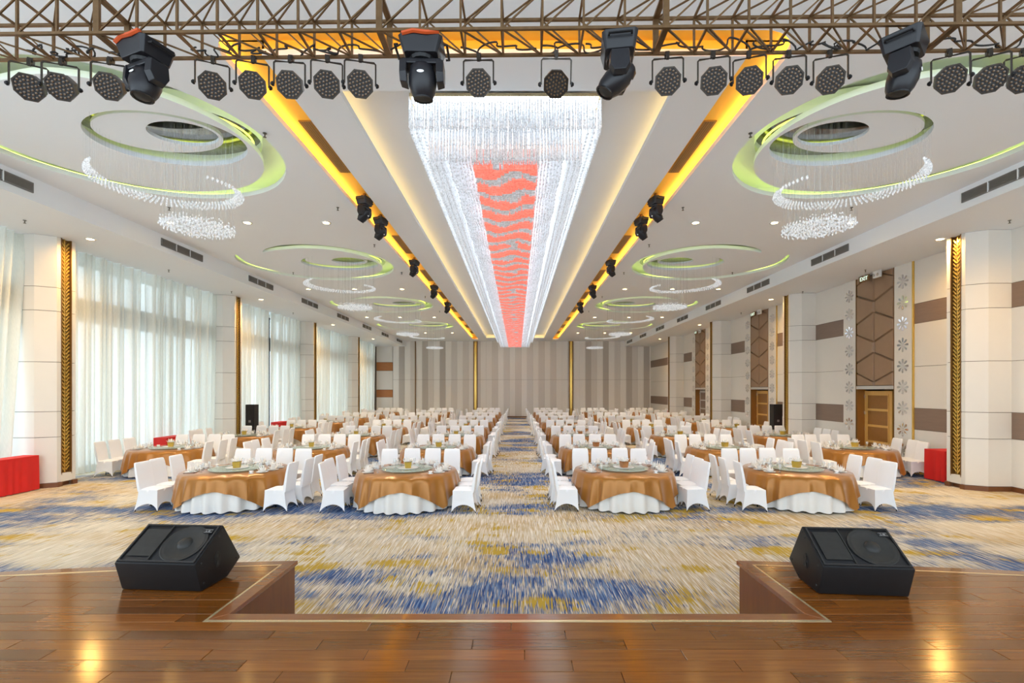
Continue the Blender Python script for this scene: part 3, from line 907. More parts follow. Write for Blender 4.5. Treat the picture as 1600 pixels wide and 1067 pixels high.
# ------------------------------------------------------------------ side swirl chandeliers
def swirl_meshes(sgn):
    s = -sgn
    rr = random.Random(11)
    a, aw, b, bw = MB(), MB(), MB(), MB(); TOP = CEIL+0.3
    for st in range(5):
        for i in range(64):
            t = i/63
            ang = R(-60+270*t)
            k = 1.24-0.10*st*math.sin(PI*min(1, t*1.1))
            x, yy = -s*(k*math.cos(ang)), 0.88*k*math.sin(ang)
            z = CEIL-0.78-0.14*t+0.02*rr.random()
            if i % 3 == 0: strand(aw, x, yy, z, CEIL+0.05, 0.0007)
            bead(a, x, yy, z, 0.025)
    for i in range(420):
        q = math.sqrt((i+0.5)/420)*0.60; g = i*2.39996
        x, y = s*0.55+q*math.cos(g), q*math.sin(g)
        z = CEIL-1.58-0.06*rr.random()
        if i % 4 == 0: strand(bw, x, y, z, TOP, 0.0008)
        bead(b, x, y, z, 0.019)
        if i % 2: bead(b, x, y, z+0.07, 0.013)
    return [me_mat(m.mesh(n), mt) for m, n, mt in ((a, 'swirl_beads', 'crystal_drop'), (aw, 'swirl_wires', 'nylon_wire'), (b, 'cylinder_beads', 'crystal_drop'), (bw, 'cylinder_wires', 'nylon_wire'))]
SW = {}
for sgn in (-1, 1):
    SW[sgn] = swirl_meshes(sgn)
for sgn, cy, out, inn, hc in RINGS:
    t = thing('swirl_chandelier', '%s crystal swirl chandelier from the stage on the %s side of the ceiling' % (ORD[RING_Y.index(cy)], 'window' if sgn < 0 else 'door'), 'chandelier', (hc[0], hc[1], 0), 0, 'hanging crystal swirl chandeliers')
    for me in SW[sgn]: tag(link(me.name.split('.')[0], me, t), kind='stuff')

# ------------------------------------------------------------------ ceiling fittings
DL = me_mat(MB().lathe([(0.085, -0.012), (0.13, -0.012), (0.135, 0.0)], 20, cap=False).mesh('downlight_rim', 'all'), 'white_plastic')
DLe = me_mat(MB().lathe([(0.001, -0.006), (0.10, -0.006)], 20, cap=False).mesh('downlight_lens'), 'lamp_warm')
DROWS = [13.2, 21.9, 30.4, 38.8]
def downlight(x, y, z, label, power):
    t = thing('downlight', label, 'downlight', (x, y, z), 0, 'warm recessed downlights')
    link('rim', DL, t); link('lens', DLe, t)
    ld = bpy.data.lights.new('downlight_lamp', 'SPOT'); ld.energy = power; ld.color = (1.0, 0.88, 0.70) if z > SOFF+0.1 else (1.0, 0.56, 0.16)
    ld.spot_size = R(115 if z > SOFF+0.1 else 165); ld.spot_blend = 0.8; ld.shadow_soft_size = 0.08
    lo = bpy.data.objects.new('downlight_lamp', ld); COL.objects.link(lo); lo.parent = t; lo.location = (0, 0, -0.03)
for ri, y in enumerate(DROWS):
    for sgn, sname in ((-1, 'window'), (1, 'door')):
        for ci, xx in enumerate((9.35, 7.25, 5.08)):
            downlight(CX+sgn*xx, y, CEIL, 'warm downlight, %s row from stage, %s from %s side' % (ORD[ri], ORD[ci], sname), SPOT_W)
        downlight(-11.6 if sgn < 0 else 11.5, y-0.15, SOFF, 'warm downlight in the lowered %s-side soffit, %s from stage' % (sname, ORD[ri]), SPOT_W*1.0)
for sgn, sname in ((-1, 'window'), (1, 'door')):
    downlight(-11.6 if sgn < 0 else 11.5, 5.0, SOFF, 'warm downlight in the lowered %s-side soffit beside the stage' % sname, SPOT_W*0.6)
    downlight(-11.6 if sgn < 0 else 11.5, 9.9, SOFF, 'warm downlight in the lowered %s-side soffit near the first pillar' % sname, SPOT_W*1.1)
sp = MB().lathe([(0.001, 0), (0.035, -0.004), (0.035, -0.012), (0.012, -0.014), (0.010, -0.07), (0.028, -0.072), (0.028, -0.078), (0.001, -0.08)], 10)
SPK = me_mat(sp.mesh('sprinkler'), 'sprinkler_metal')
for ri, y in enumerate((8.6, 12.1, 15.2, 18.8, 23.6, 28.0)):
    for sgn, sname in ((-1, 'window'), (1, 'door')):
        for ci, xx in enumerate((4.35, 8.6)):
            if ci == 1 and ri % 2 == 0: continue
            tag(link('sprinkler', SPK, None, (CX+sgn*xx, y, CEIL)), 'small sprinkler head, %s row from stage, %s amber cove on %s side' % (ORD[ri], ('beside', 'well away from')[ci], sname), 'sprinkler', 'ceiling sprinklers')
for ri, y in enumerate((11.6, 16.4, 20.0, 25.5)):
    for sgn, sname in ((-1, 'window'), (1, 'door')):
        tag(link('sprinkler', SPK, None, (-11.9 if sgn < 0 else 11.9, y, SOFF)), 'small sprinkler under the lowered soffit on %s side, %s from stage' % (sname, ORD[ri]), 'sprinkler', 'soffit sprinklers')
# fascia grilles
def grille(x, y0, y1, z0, z1, face, label):
    t = thing('air_grille', label, 'air vent', (x, (y0+y1)/2, (z0+z1)/2), 0, 'dark air grilles on the white fascia')
    hy, hz = (y1-y0)/2, (z1-z0)/2
    MB().box(*sorted((0, face*0.006)), -hy, hy, -hz, hz).obj('backing', 'wall_core', t)
    f = MB()
    f.box(*sorted((0, face*0.03)), -hy, hy, hz-0.02, hz).box(*sorted((0, face*0.03)), -hy, hy, -hz, -hz+0.02)
    f.box(*sorted((0, face*0.03)), -hy, -hy+0.02, -hz, hz).box(*sorted((0, face*0.03)), hy-0.02, hy, -hz, hz)
    f.obj('frame', 'grille_metal', t)
    for q in (-1, 1): MB().box(*sorted((0, face*0.032)), q*hy/3-0.012, q*hy/3+0.012, -hz, hz).obj('divider', 'ceiling_paint', t)
    for q in range(7):
        z = -hz+0.03+(2*hz-0.06)*q/6
        MB().box(*sorted((0.004*face, face*0.025)), -hy+0.02, hy-0.02, z-0.006, z+0.006).obj('slat', 'grille_metal', t)
for i in range(8):
    y0 = 8.55+4.63*i if i == 0 else 14.15+4.62*(i-1)
    grille(XFL, y0, y0+1.85, 6.86, 7.08, 1, 'dark slatted air grille on window-side fascia, %s from stage' % ORD[i])
    y1 = y0+0.55
    grille(XFR, y1, y1+1.85, 6.86, 7.08, -1, 'dark slatted air grille on door-side fascia, %s from stage' % ORD[i])
# linear vents inside the amber cove
vents = [(8.6, 10.6), (15.0, 16.9), (19.3, 21.2), (23.6, 25.3), (27.9, 29.6), (31.8, 33.4), (35.5, 37.1), (39.3, 40.9)]
for i, (v0, v1) in enumerate(vents):
    for sgn, sname in ((-1, 'window'), (1, 'door')):
        x = CX+sgn*(TWI+0.28)
        t = thing('linear_vent', 'slatted vent in the amber cove on %s side, %s from stage' % (sname, ORD[i]), 'air vent', (x, (v0+v1)/2, TZ), 0, 'vents in the amber cove')
        h = (v1-v0)/2
        MB().box(-0.10, 0.10, -h, h, -0.012, 0).obj('backing', 'wall_core', t)
        f = MB().box(-0.115, -0.10, -h, h, -0.02, 0).box(0.10, 0.115, -h, h, -0.02, 0).box(-0.115, 0.115, -h-0.02, -h, -0.02, 0).box(-0.115, 0.115, h, h+0.02, -0.02, 0)
        f.obj('frame', 'vent_gold', t)
        for q in range(5): MB().box(-0.08+q*0.04-0.008, -0.08+q*0.04+0.008, -h, h, -0.02, -0.012).obj('slat', 'vent_gold', t)

# ------------------------------------------------------------------ lighting truss
TB, TT, D1, D2 = 6.0, 6.355, 4.52, 4.876
YAW = -0.014
tr = thing('lighting_truss', 'long rust-brown steel box truss hung across the stage front', 'truss', (0, 0, 0), YAW)
def T(x, y, z): c, s = math.cos(YAW), math.sin(YAW); return (x*c-y*s, x*s+y*c, z)
B = 0.386; X0 = -4.07
ia, ib = -6, 28
XA, XB_ = X0+ia*B, X0+ib*B
for y in (D1, D2):
    for z in (TB, TT): MB().bar((XA, y, z), (XB_, y, z), 0.026).obj('chord', 'truss_steel', tr)
S_ = 0.355
up = me_mat(MB().bar((0, 0, 0), (0, 0, S_), 0.02).mesh('upright'), 'truss_steel')
upw = me_mat(MB().box(-0.028, 0.028, -0.014, 0.014, -0.012, S_+0.012).mesh('joint_post'), 'truss_steel')
tie = me_mat(MB().bar((0, 0, 0), (0, S_, 0), 0.02).mesh('cross_tie'), 'truss_steel')
tiew = me_mat(MB().box(-0.028, 0.028, 0, S_, -0.014, 0.014).mesh('joint_tie'), 'truss_steel')
dgf = me_mat(MB().bar((0, 0, 0), (B, 0, S_), 0.013).mesh('diagonal_brace'), 'truss_steel')
dgb = me_mat(MB().bar((0, 0, S_), (B, 0, 0), 0.013).mesh('diagonal_brace'), 'truss_steel')
dgu = me_mat(MB().bar((0, 0, 0), (B, S_, 0), 0.013).mesh('diagonal_brace'), 'truss_steel')
dgv = me_mat(MB().bar((0, S_, 0), (B, 0, 0), 0.013).mesh('diagonal_brace'), 'truss_steel')
for i in range(ia, ib+1):
    x = X0+i*B; jt = i % 7 == 0
    for y in (D1, D2): link('joint_post' if jt else 'upright', upw if jt else up, tr, (x, y, TB))
    for z in (TB, TT): link('joint_tie' if jt else 'cross_tie', tiew if jt else tie, tr, (x, D1, z))
    if i < ib:
        link('diagonal_brace', dgf, tr, (x, D1, TB)); link('diagonal_brace', dgb, tr, (x, D2, TB))
        link('diagonal_brace', dgu, tr, (x, D1, TB)); link('diagonal_brace', dgv, tr, (x, D1, TT))

# ------------------------------------------------------------------ par cans
def par_parts():
    P = {}
    tilt = Matrix.Rotation(R(-32), 4, 'X')     # lamp axis: -y, tipped downwards
    c = Matrix.Translation((0, -0.05, -0.30))
    ax = c @ Matrix.Rotation(R(32), 4, 'X') @ Matrix.Rotation(R(90), 4, 'X') @ Matrix.Rotation(R(22.5), 4, 'Z')
    # local z -> -y
    P['housing'] = (MB().lathe([(0.06, -0.20), (0.10, -0.17), (0.118, -0.10), (0.12, 0.0)], 8).xf(ax).mesh('housing'), 'par_black')
    P['front_rim'] = (MB().lathe([(0.120, -0.012), (0.134, -0.012), (0.134, 0.012), (0.118, 0.012)], 8, cap=False).xf(ax).mesh('front_rim'), 'par_black')
    P['face_plate'] = (MB().lathe([(0.001, 0.004), (0.119, 0.004)], 8, cap=False).xf(ax).mesh('face_plate'), 'black_matte')
    l = MB()
    pts = [(0, 0)]
    for ring, n in ((0.034, 6), (0.066, 12), (0.097, 18)):
        pts += [(ring*math.cos(2*PI*i/n), ring*math.sin(2*PI*i/n)) for i in range(n)]
    for px, py in pts: l.lathe([(0.0125, 0.004), (0.011, 0.010), (0.001, 0.012)], 6, (px, py, 0), cap=False)
    P['lens_array'] = (l.xf(ax).mesh('lens_array'), 'par_lens')
    y = MB().tube([(-0.150, -0.05, -0.30), (-0.150, -0.05, -0.085), (-0.135, -0.05, -0.07), (0.135, -0.05, -0.07), (0.150, -0.05, -0.085), (0.150, -0.05, -0.30)], 0.010, 4)
    P['yoke'] = (y.mesh('yoke'), 'par_black')
    k = MB()
    P['clamp'] = (MB().box(-0.014, 0.014, -0.064, -0.036, -0.075, -0.012).box(-0.022, 0.022, -0.03, 0.025, -0.03, 0.02).mesh('clamp'), 'par_black')
    for nm, sx in (('knob', 1), ('knob_b', -1)):
        P[nm] = (MB().lathe([(0.022, 0), (0.026, 0.012), (0.012, 0.03)], 6).xf(Matrix.Translation((sx*0.152, -0.05, -0.30)) @ Matrix.Rotation(sx*R(90), 4, 'Y')).mesh('knob'), 'black_plastic')
    out = []
    for k2, (me, mt) in P.items(): out.append((k2.replace('_b', ''), me_mat(me, mt)))
    return out
PAR = par_parts()
pars = [18, 70, 148, 313, 378, 438, 496, 549, 737, 859, 1033, 1105, 1161, 1222, 1286, 1471, 1533, 1585]
rp = random.Random(9)
for i, u in enumerate(pars):
    x = (u-808)*4.82/750
    lx = x
    p = T(lx, D2, TB-0.013)
    yaw = -math.atan2(x, 9)*0.9+rp.uniform(-0.12, 0.12)
    t = thing('par_light', 'black LED par can hanging from truss, %s from left' % ORD[i], 'stage light', p, yaw, 'par cans hanging in a row from the truss')
    if u == 859:
        t.location.z += 0.03
        t.rotation_euler = (R(14), 0, 0)
    dz = rp.uniform(-0.025, 0.02)
    t.scale = (1, 1, 1)
    for nm, me in PAR:
        link(nm, me, t)
# ------------------------------------------------------------------ moving heads
def mh_parts(s=1.0, tilt=20, side=0):
    out = []
    def poly(w, d, ch): return [(-w, -d+ch), (-w+ch, -d), (w-ch, -d), (w, -d+ch), (w, d-ch), (w-ch, d), (-w+ch, d), (-w, d-ch)]
    base = MB().frustum(poly(0.15, 0.13, 0.02), -0.20, poly(0.20, 0.16, 0.03), -0.02)
    out.append(('base', base.mesh('base', bevel=0.006), 'head_shell'))
    for sx in (-1, 1):
        hd = MB().tube([(sx*0.205, -0.10, -0.10), (sx*0.235, -0.10, -0.10), (sx*0.235, 0.10, -0.10), (sx*0.205, 0.10, -0.10)], 0.012, 6)
        out.append(('handle', hd.mesh('handle'), 'black_plastic'))
    out.append(('pan_plate', MB().lathe([(0.11, -0.235), (0.12, -0.20)], 16).mesh('pan_plate'), 'black_plastic'))
    out.append(('yoke_bridge', MB().cbox((0, 0, -0.26), (0.36, 0.16, 0.06)).mesh('yoke_bridge', bevel=0.012), 'head_shell'))
    for sx in (-1, 1):
        arm = MB().frustum([(-0.09, -0.24), (0.09, -0.24), (0.10, -0.40), (0.06, -0.50), (-0.06, -0.50), (-0.10, -0.40)], sx*0.135, [(-0.075, -0.25), (0.075, -0.25), (0.085, -0.40), (0.05, -0.48), (-0.05, -0.48), (-0.085, -0.40)], sx*0.20, lambda p, t_: (t_, p[0], p[1]))
        out.append(('yoke_arm', arm.mesh('yoke_arm', bevel=0.006), 'head_shell'))
    M = Matrix.Translation((0, 0, -0.42)) @ Matrix.Rotation(R(tilt), 4, 'X')
    head = MB().lathe([(0.075, 0.15), (0.105, 0.12), (0.125, 0.05), (0.128, -0.05), (0.115, -0.14), (0.095, -0.19), (0.09, -0.20)], 12).xf(M)
    out.append(('head', head.mesh('head', True), 'head_shell'))
    out.append(('lens_ring', MB().lathe([(0.075, -0.20), (0.093, -0.20), (0.093, -0.215), (0.075, -0.215)], 16, cap=False).xf(M).mesh('lens_ring'), 'black_plastic'))
    out.append(('lens', MB().lathe([(0.075, -0.205), (0.04, -0.218), (0.001, -0.222)], 16, cap=False).xf(M).mesh('lens', 'all'), 'chrome' if False else 'cone_black'))
    lg = MB().lathe([(0.001, 0), (0.022, 0), (0.025, 0.003)], 16, cap=True).xf(M @ Matrix.Translation((0, -0.126, 0.02)) @ Matrix.Rotation(R(90), 4, 'X') @ Matrix.Diagonal((1.3, 0.6, 1, 1)))
    out.append(('oval_badge', lg.mesh('oval_badge'), 'white_plastic'))
    return [(n, me_mat(me, mt)) for n, me, mt in out]
MH1 = mh_parts(tilt=-8); MH2 = mh_parts(tilt=12); MH3 = mh_parts(tilt=38)
def moving_head(x, y, z, rz, parts, label, s=1.0, group=None, collar=None, vz=1.0):
    t = thing('moving_head_light', label, 'stage light', (x, y, z), rz, group)
    t.scale = (s, s, s*vz)
    for n, me in parts: link(n, me, t)
    if collar:
        MB().tube([(-0.16, -0.16, -0.03), (-0.06, -0.17, -0.005), (0.06, -0.17, -0.02), (0.17, -0.16, 0.0)], 0.022, 6).obj('safety_strap', collar, t)
    for sx in (-1, 1):
        MB().box(sx*0.10-0.018, sx*0.10+0.018, -0.02, 0.02, -0.03, 0.03).obj('hook_clamp', 'black_plastic', t)
    return t
gm = 'large moving heads on the truss'
for u, rz, parts, lab, col in ((206, -0.35, MH1, 'large black moving head with orange strap, first from left on truss', 'orange_plastic'),
                          (648, 0.05, MH2, 'large black moving head with oval badges, second from left on truss', 'orange_plastic'),
                          (957, 1.45, MH3, 'large black moving head turned sideways, third from left on truss', None),
                          (1400, 0.75, MH2, 'large black moving head tilted outward, rightmost on truss', None)):
    p = T((u-808)*4.66/750, 4.70, TB-0.005)
    moving_head(p[0], p[1], p[2], rz+YAW, parts, lab, 1.06, gm, col, 0.78)
# small heads in the amber cove
for i, y in enumerate((11.8, 13.2, 17.5, 21.7, 25.9)):
    for sgn, sname in ((-1, 'window'), (1, 'door')):
        x = CX+sgn*3.58
        t = moving_head(x, y, CEIL+0.12, R(90)*sgn*-1+0.3*sgn, MH3, 'small moving head hung in amber cove, %s side, %s from stage' % (sname, ORD[i]), 0.95, 'moving heads in the amber cove')
        MB().box(-0.03, 0.03, -0.03, 0.03, 0.0, (TZ-CEIL-0.12)/0.95).obj('hanging_bracket', 'gold_dark', t)
# cables along the lower chord
rq = random.Random(21)
spans = [(-5.1, -4.4), (-4.75, -3.95), (-3.4, -2.6), (-2.7, -1.9), (-2.1, -1.0), (-0.6, 0.4), (0.2, 1.3), (0.6, 1.6), (1.5, 2.5), (2.3, 3.2), (3.0, 3.9), (3.9, 5.0)]
for i, (a, b) in enumerate(spans):
    pts = []
    n = 48
    f1, f2 = rq.uniform(2, 4), rq.uniform(5, 9)
    for q in range(n+1):
        t_ = q/n
        pts.append(T(a+(b-a)*t_+0.04*math.sin(t_*f2*5+i), D2+0.03*math.sin(t_*f2*3+i)-0.02, TB+0.06+0.035*math.sin(t_*f1*4+i)+0.025*math.cos(t_*f2*4)))
    tag(MB().tube(pts, 0.009, 5).obj('power_cable', 'cable_black', smooth='all'), 'black cable looped along truss lower chord, %s from left' % ORD[i], 'cable', 'black cables on the truss')

# ------------------------------------------------------------------ stage monitors
def wedge(name, label, x, y, rz, mirror):
    t = thing(name, label, 'speaker', (x, y, STG+0.003), rz, 'wedge monitors on the stage')
    W = 0.355
    prof = [(0, 0), (-0.075, 0.25), (0.275, 0.485), (0.515, 0.115), (0.33, 0)]
    MB().prism(prof, -W, W, 'x').obj('cabinet', 'black_plastic', t, bevel=0.012, smooth=True)
    A, Bp = Vector((0, -0.075, 0.25)), Vector((0, 0.275, 0.485))
    d = (Bp-A).normalized(); nrm = Vector((0, -d.z, d.y))
    L = (Bp-A).length
    M = Matrix(((1, 0, 0, 0), (0, d.y, nrm.y, A.y), (0, d.z, nrm.z, A.z), (0, 0, 0, 1)))
    # rim of the grille, cone, horn and mesh
    f = MB()
    f.box(-W+0.015, W-0.015, 0.015, 0.03, 0, 0.012).box(-W+0.015, W-0.015, L-0.03, L-0.015, 0, 0.012)
    f.box(-W+0.015, -W+0.03, 0.03, L-0.03, 0, 0.012).box(W-0.03, W-0.015, 0.03, L-0.03, 0, 0.012)
    f.xf(M).obj('grille_frame', 'black_matte', t)
    sx = mirror
    cxx = 0.13
    cone = MB().lathe([(0.178, 0.006), (0.19, 0.010), (0.185, 0.003), (0.165, 0.010), (0.150, 0.004), (0.06, 0.001)], 32, (cxx, L/2, 0), cap=False)
    cone.xf(M).obj('woofer_cone', 'cone_black', t, smooth='all')
    MB().lathe([(0.062, 0.001), (0.055, 0.014), (0.03, 0.024), (0.001, 0.027)], 20, (cxx, L/2, 0), cap=False).xf(M).obj('dust_cap', 'cone_black', t, smooth='all')
    h = MB().frustum([(-0.30, 0.07), (-0.09, 0.07), (-0.09, L-0.07), (-0.30, L-0.07)], 0.010, [(-0.27, 0.10), (-0.12, 0.10), (-0.12, L-0.10), (-0.27, L-0.10)], 0.002)
    h.xf(M).obj('horn', 'cone_black', t)
    MB().box(-0.085, -0.075, 0.03, L-0.03, 0.0, 0.014).xf(M).obj('grille_seam', 'cone_black', t)
    bd = MB().box(0.235, 0.315, L-0.105, L-0.065, 0.010, 0.016).xf(M).obj('badge', 'black_matte', t)
    b2 = MB().box(0.24, 0.31, L-0.072, L-0.069, 0.016, 0.018).box(0.24, 0.31, L-0.101, L-0.098, 0.016, 0.018).box(0.252, 0.257, L-0.094, L-0.078, 0.016, 0.018).box(0.257, 0.268, L-0.094, L-0.090, 0.016, 0.018).box(0.274, 0.290, L-0.094, L-0.078, 0.016, 0.018)
    b2.xf(M).obj('badge_mark', 'grille_metal', bd)
    # handle cup with sockets on the cheek, corner screws
    for s in (-1, 1):
        cup = MB().prism([(0.20+0.040*math.cos(2*PI*i/20), 0.205+0.068*math.sin(2*PI*i/20)) for i in range(20)], s*W, s*(W+0.004), 'x').obj('socket_plate', 'black_matte', t)
        for zz in (0.175, 0.235):
            MB().lathe([(0.020, 0), (0.026, 0.006), (0.020, 0.006), (0.001, 0.003)], 14).xf(Matrix.Translation((s*(W+0.004), 0.20, zz)) @ Matrix.Rotation(s*R(90), 4, 'Y')).obj('socket', 'cone_black', cup)
        for (py, pz) in ((0.0, 0.235), (0.03, 0.06), (0.26, 0.44), (0.45, 0.13), (0.33, 0.04), (0.22, 0.40)):
            MB().lathe([(0.010, 0), (0.008, 0.004)], 8).xf(Matrix.Translation((s*W, py, pz)) @ Matrix.Rotation(s*R(90), 4, 'Y')).obj('screw', 'black_matte', t)
wedge('stage_monitor', 'black wedge stage monitor left of the stage notch', -3.01, 4.06, R(-4), 1)
wedge('stage_monitor', 'black wedge stage monitor right of the stage notch', 2.86, 3.965, R(-5), 1)

# ------------------------------------------------------------------ tables, chairs, settings
TR = 1.1
def skirt_mesh():
    m = MB(); n = 168; vs = []; rows = 7
    top = 0.748
    for j in range(rows+1):
        t = j/rows
        for i in range(n):
            a = 2*PI*i/n
            r = TR+0.004+0.045*t+0.055*t**0.9*math.cos(24*a+0.9*math.sin(3*a)) if j else TR
            z = top-(top-0.035-0.01*math.cos(26*a))*t
            vs.append((r*math.cos(a), r*math.sin(a), z))
    fs = [(j*n+i, (j+1)*n+i, (j+1)*n+(i+1) % n, j*n+(i+1) % n) for j in range(rows) for i in range(n)]
    vs.append((0, 0, top)); c = len(vs)-1
    fs += [(c, i, (i+1) % n) for i in range(n)]
    return m.add(vs, fs).mesh('tablecloth', 'all')
def overlay_mesh():
    m = MB(); n = 192; vs = []; rows = 8; top = 0.756; H = 1.41
    for j in range(rows+1):
        t = j/rows
        for i in range(n):
            a = 2*PI*i/n
            q = ((a+PI/4) % (PI/2))-PI/4
            drop = 0.27+0.41*(abs(q)/(PI/4))**1.7
            d = drop*t
            k = d/0.7
            fold = 1-2*abs(math.sin(12*a+0.9*math.sin(3*a)))+0.5*math.cos(19*a+1)
            r = TR+0.020+0.085*k+0.072*k**0.55*(fold*0.5+0.75) if j else TR+0.006
            vs.append((r*math.cos(a), r*math.sin(a), top-d-(0.012 if j else 0)))
    fs = [(j*n+i, (j+1)*n+i, (j+1)*n+(i+1) % n, j*n+(i+1) % n) for j in range(rows) for i in range(n)]
    vs.append((0, 0, top)); c = len(vs)-1
    fs += [(c, i, (i+1) % n) for i in range(n)]
    return m.add(vs, fs).mesh('gold_overlay', 'all')
SKIRT = me_mat(skirt_mesh(), 'white_cloth'); OVER = me_mat(overlay_mesh(), 'gold_satin')
TOPM = me_mat(MB().lathe([(TR-0.02, 0.71), (TR-0.005, 0.715), (TR-0.005, 0.738), (TR-0.02, 0.742)], 40).mesh('tabletop'), 'table_wood')
LEGM = me_mat(MB().lathe([(0.022, 0), (0.022, 0.71)], 8).mesh('leg'), 'table_wood')
SUS_B = me_mat(MB().lathe([(0.22, 0.7565), (0.22, 0.77), (0.08, 0.778), (0.08, 0.79)], 24).mesh('turntable_base', True), 'chrome')
SUS_G = me_mat(MB().lathe([(0.555, 0.79), (0.57, 0.793), (0.57, 0.799), (0.555, 0.802)], 48).mesh('glass_disc', True), 'susan_glass')
PLATE_C = me_mat(MB().lathe([(0.20, 0.8025), (0.24, 0.81), (0.245, 0.815), (0.19, 0.809), (0.001, 0.808)], 24, cap=False).mesh('serving_plate', 'all'), 'porcelain')
bx = MB().box(-0.075, 0.075, -0.075, 0.075, 0, 0.135)
def box_mesh(mt):
    m = MB().frustum([(-0.065, -0.065), (0.065, -0.065), (0.065, 0.065), (-0.065, 0.065)], 0.0, [(-0.08, -0.08), (0.08, -0.08), (0.08, 0.08), (-0.08, 0.08)], 0.135)
    return me_mat(m.mesh('gift_box'), mt)
def lotus(n1, r, h, seed):
    m = MB(); rn = random.Random(seed)
    for ring, (nn, rr, hh, w) in enumerate(((n1, r, h*0.55, 0.55), (n1, r*0.72, h*0.9, 0.5), (max(3, n1-2), r*0.4, h*1.15, 0.35))):
        for k in range(nn):
            a = 2*PI*(k+0.5*ring)/nn+rn.uniform(-0.2, 0.2)
            ww = rr*w
            ca, sa = math.cos(a), math.sin(a)
            def P(u, v, z): return (u*ca-v*sa, u*sa+v*ca, z)
            hk = hh*rn.uniform(0.85, 1.15)
            vs = [P(0.01, -ww*0.3, 0.0), P(0.01, ww*0.3, 0.0), P(rr*0.6, -ww*0.7, hk*0.35), P(rr*0.62, 0, hk*0.22), P(rr*0.6, ww*0.7, hk*0.35), P(rr*1.05, 0, hk)]
            m.add(vs, [(0, 3, 2), (0, 1, 3), (1, 4, 3), (2, 3, 5), (3, 4, 5)])
    return m
BOXG, BOXC = box_mesh('box_gold'), box_mesh('box_copper')
LOTB = me_mat(lotus(6, 0.13, 0.13, 1).mesh('paper_flower'), 'napkin_cloth')
NAPS = [me_mat(lotus(6, 0.105, 0.15, 10+i).mesh('folded_napkin'), 'napkin_cloth') for i in range(4)]
PLATE = me_mat(MB().lathe([(0.06, 0.0), (0.075, 0.004), (0.125, 0.014), (0.128, 0.018), (0.075, 0.009), (0.001, 0.008)], 20, cap=False).mesh('dinner_plate', 'all'), 'porcelain')
CUP = me_mat(MB().lathe([(0.055, 0.0), (0.06, 0.006), (0.022, 0.008), (0.024, 0.012), (0.042, 0.035), (0.046, 0.055), (0.043, 0.055), (0.034, 0.022), (0.001, 0.016)], 16, cap=False).mesh('tea_bowl', 'all'), 'porcelain')
GLASS = me_mat(MB().lathe([(0.033, 0.0), (0.032, 0.004), (0.005, 0.008), (0.005, 0.075), (0.028, 0.095), (0.036, 0.13), (0.030, 0.175)], 14, cap=False).mesh('wine_glass', 'all'), 'wine_glass')
CHOP = me_mat(MB().bar((-0.006, -0.12, 0.012), (-0.003, 0.12, 0.012), 0.007).bar((0.006, -0.12, 0.012), (0.003, 0.12, 0.012), 0.007).box(-0.02, 0.02, 0.075, 0.09, 0, 0.009).mesh('chopsticks'), 'chopstick_brown')

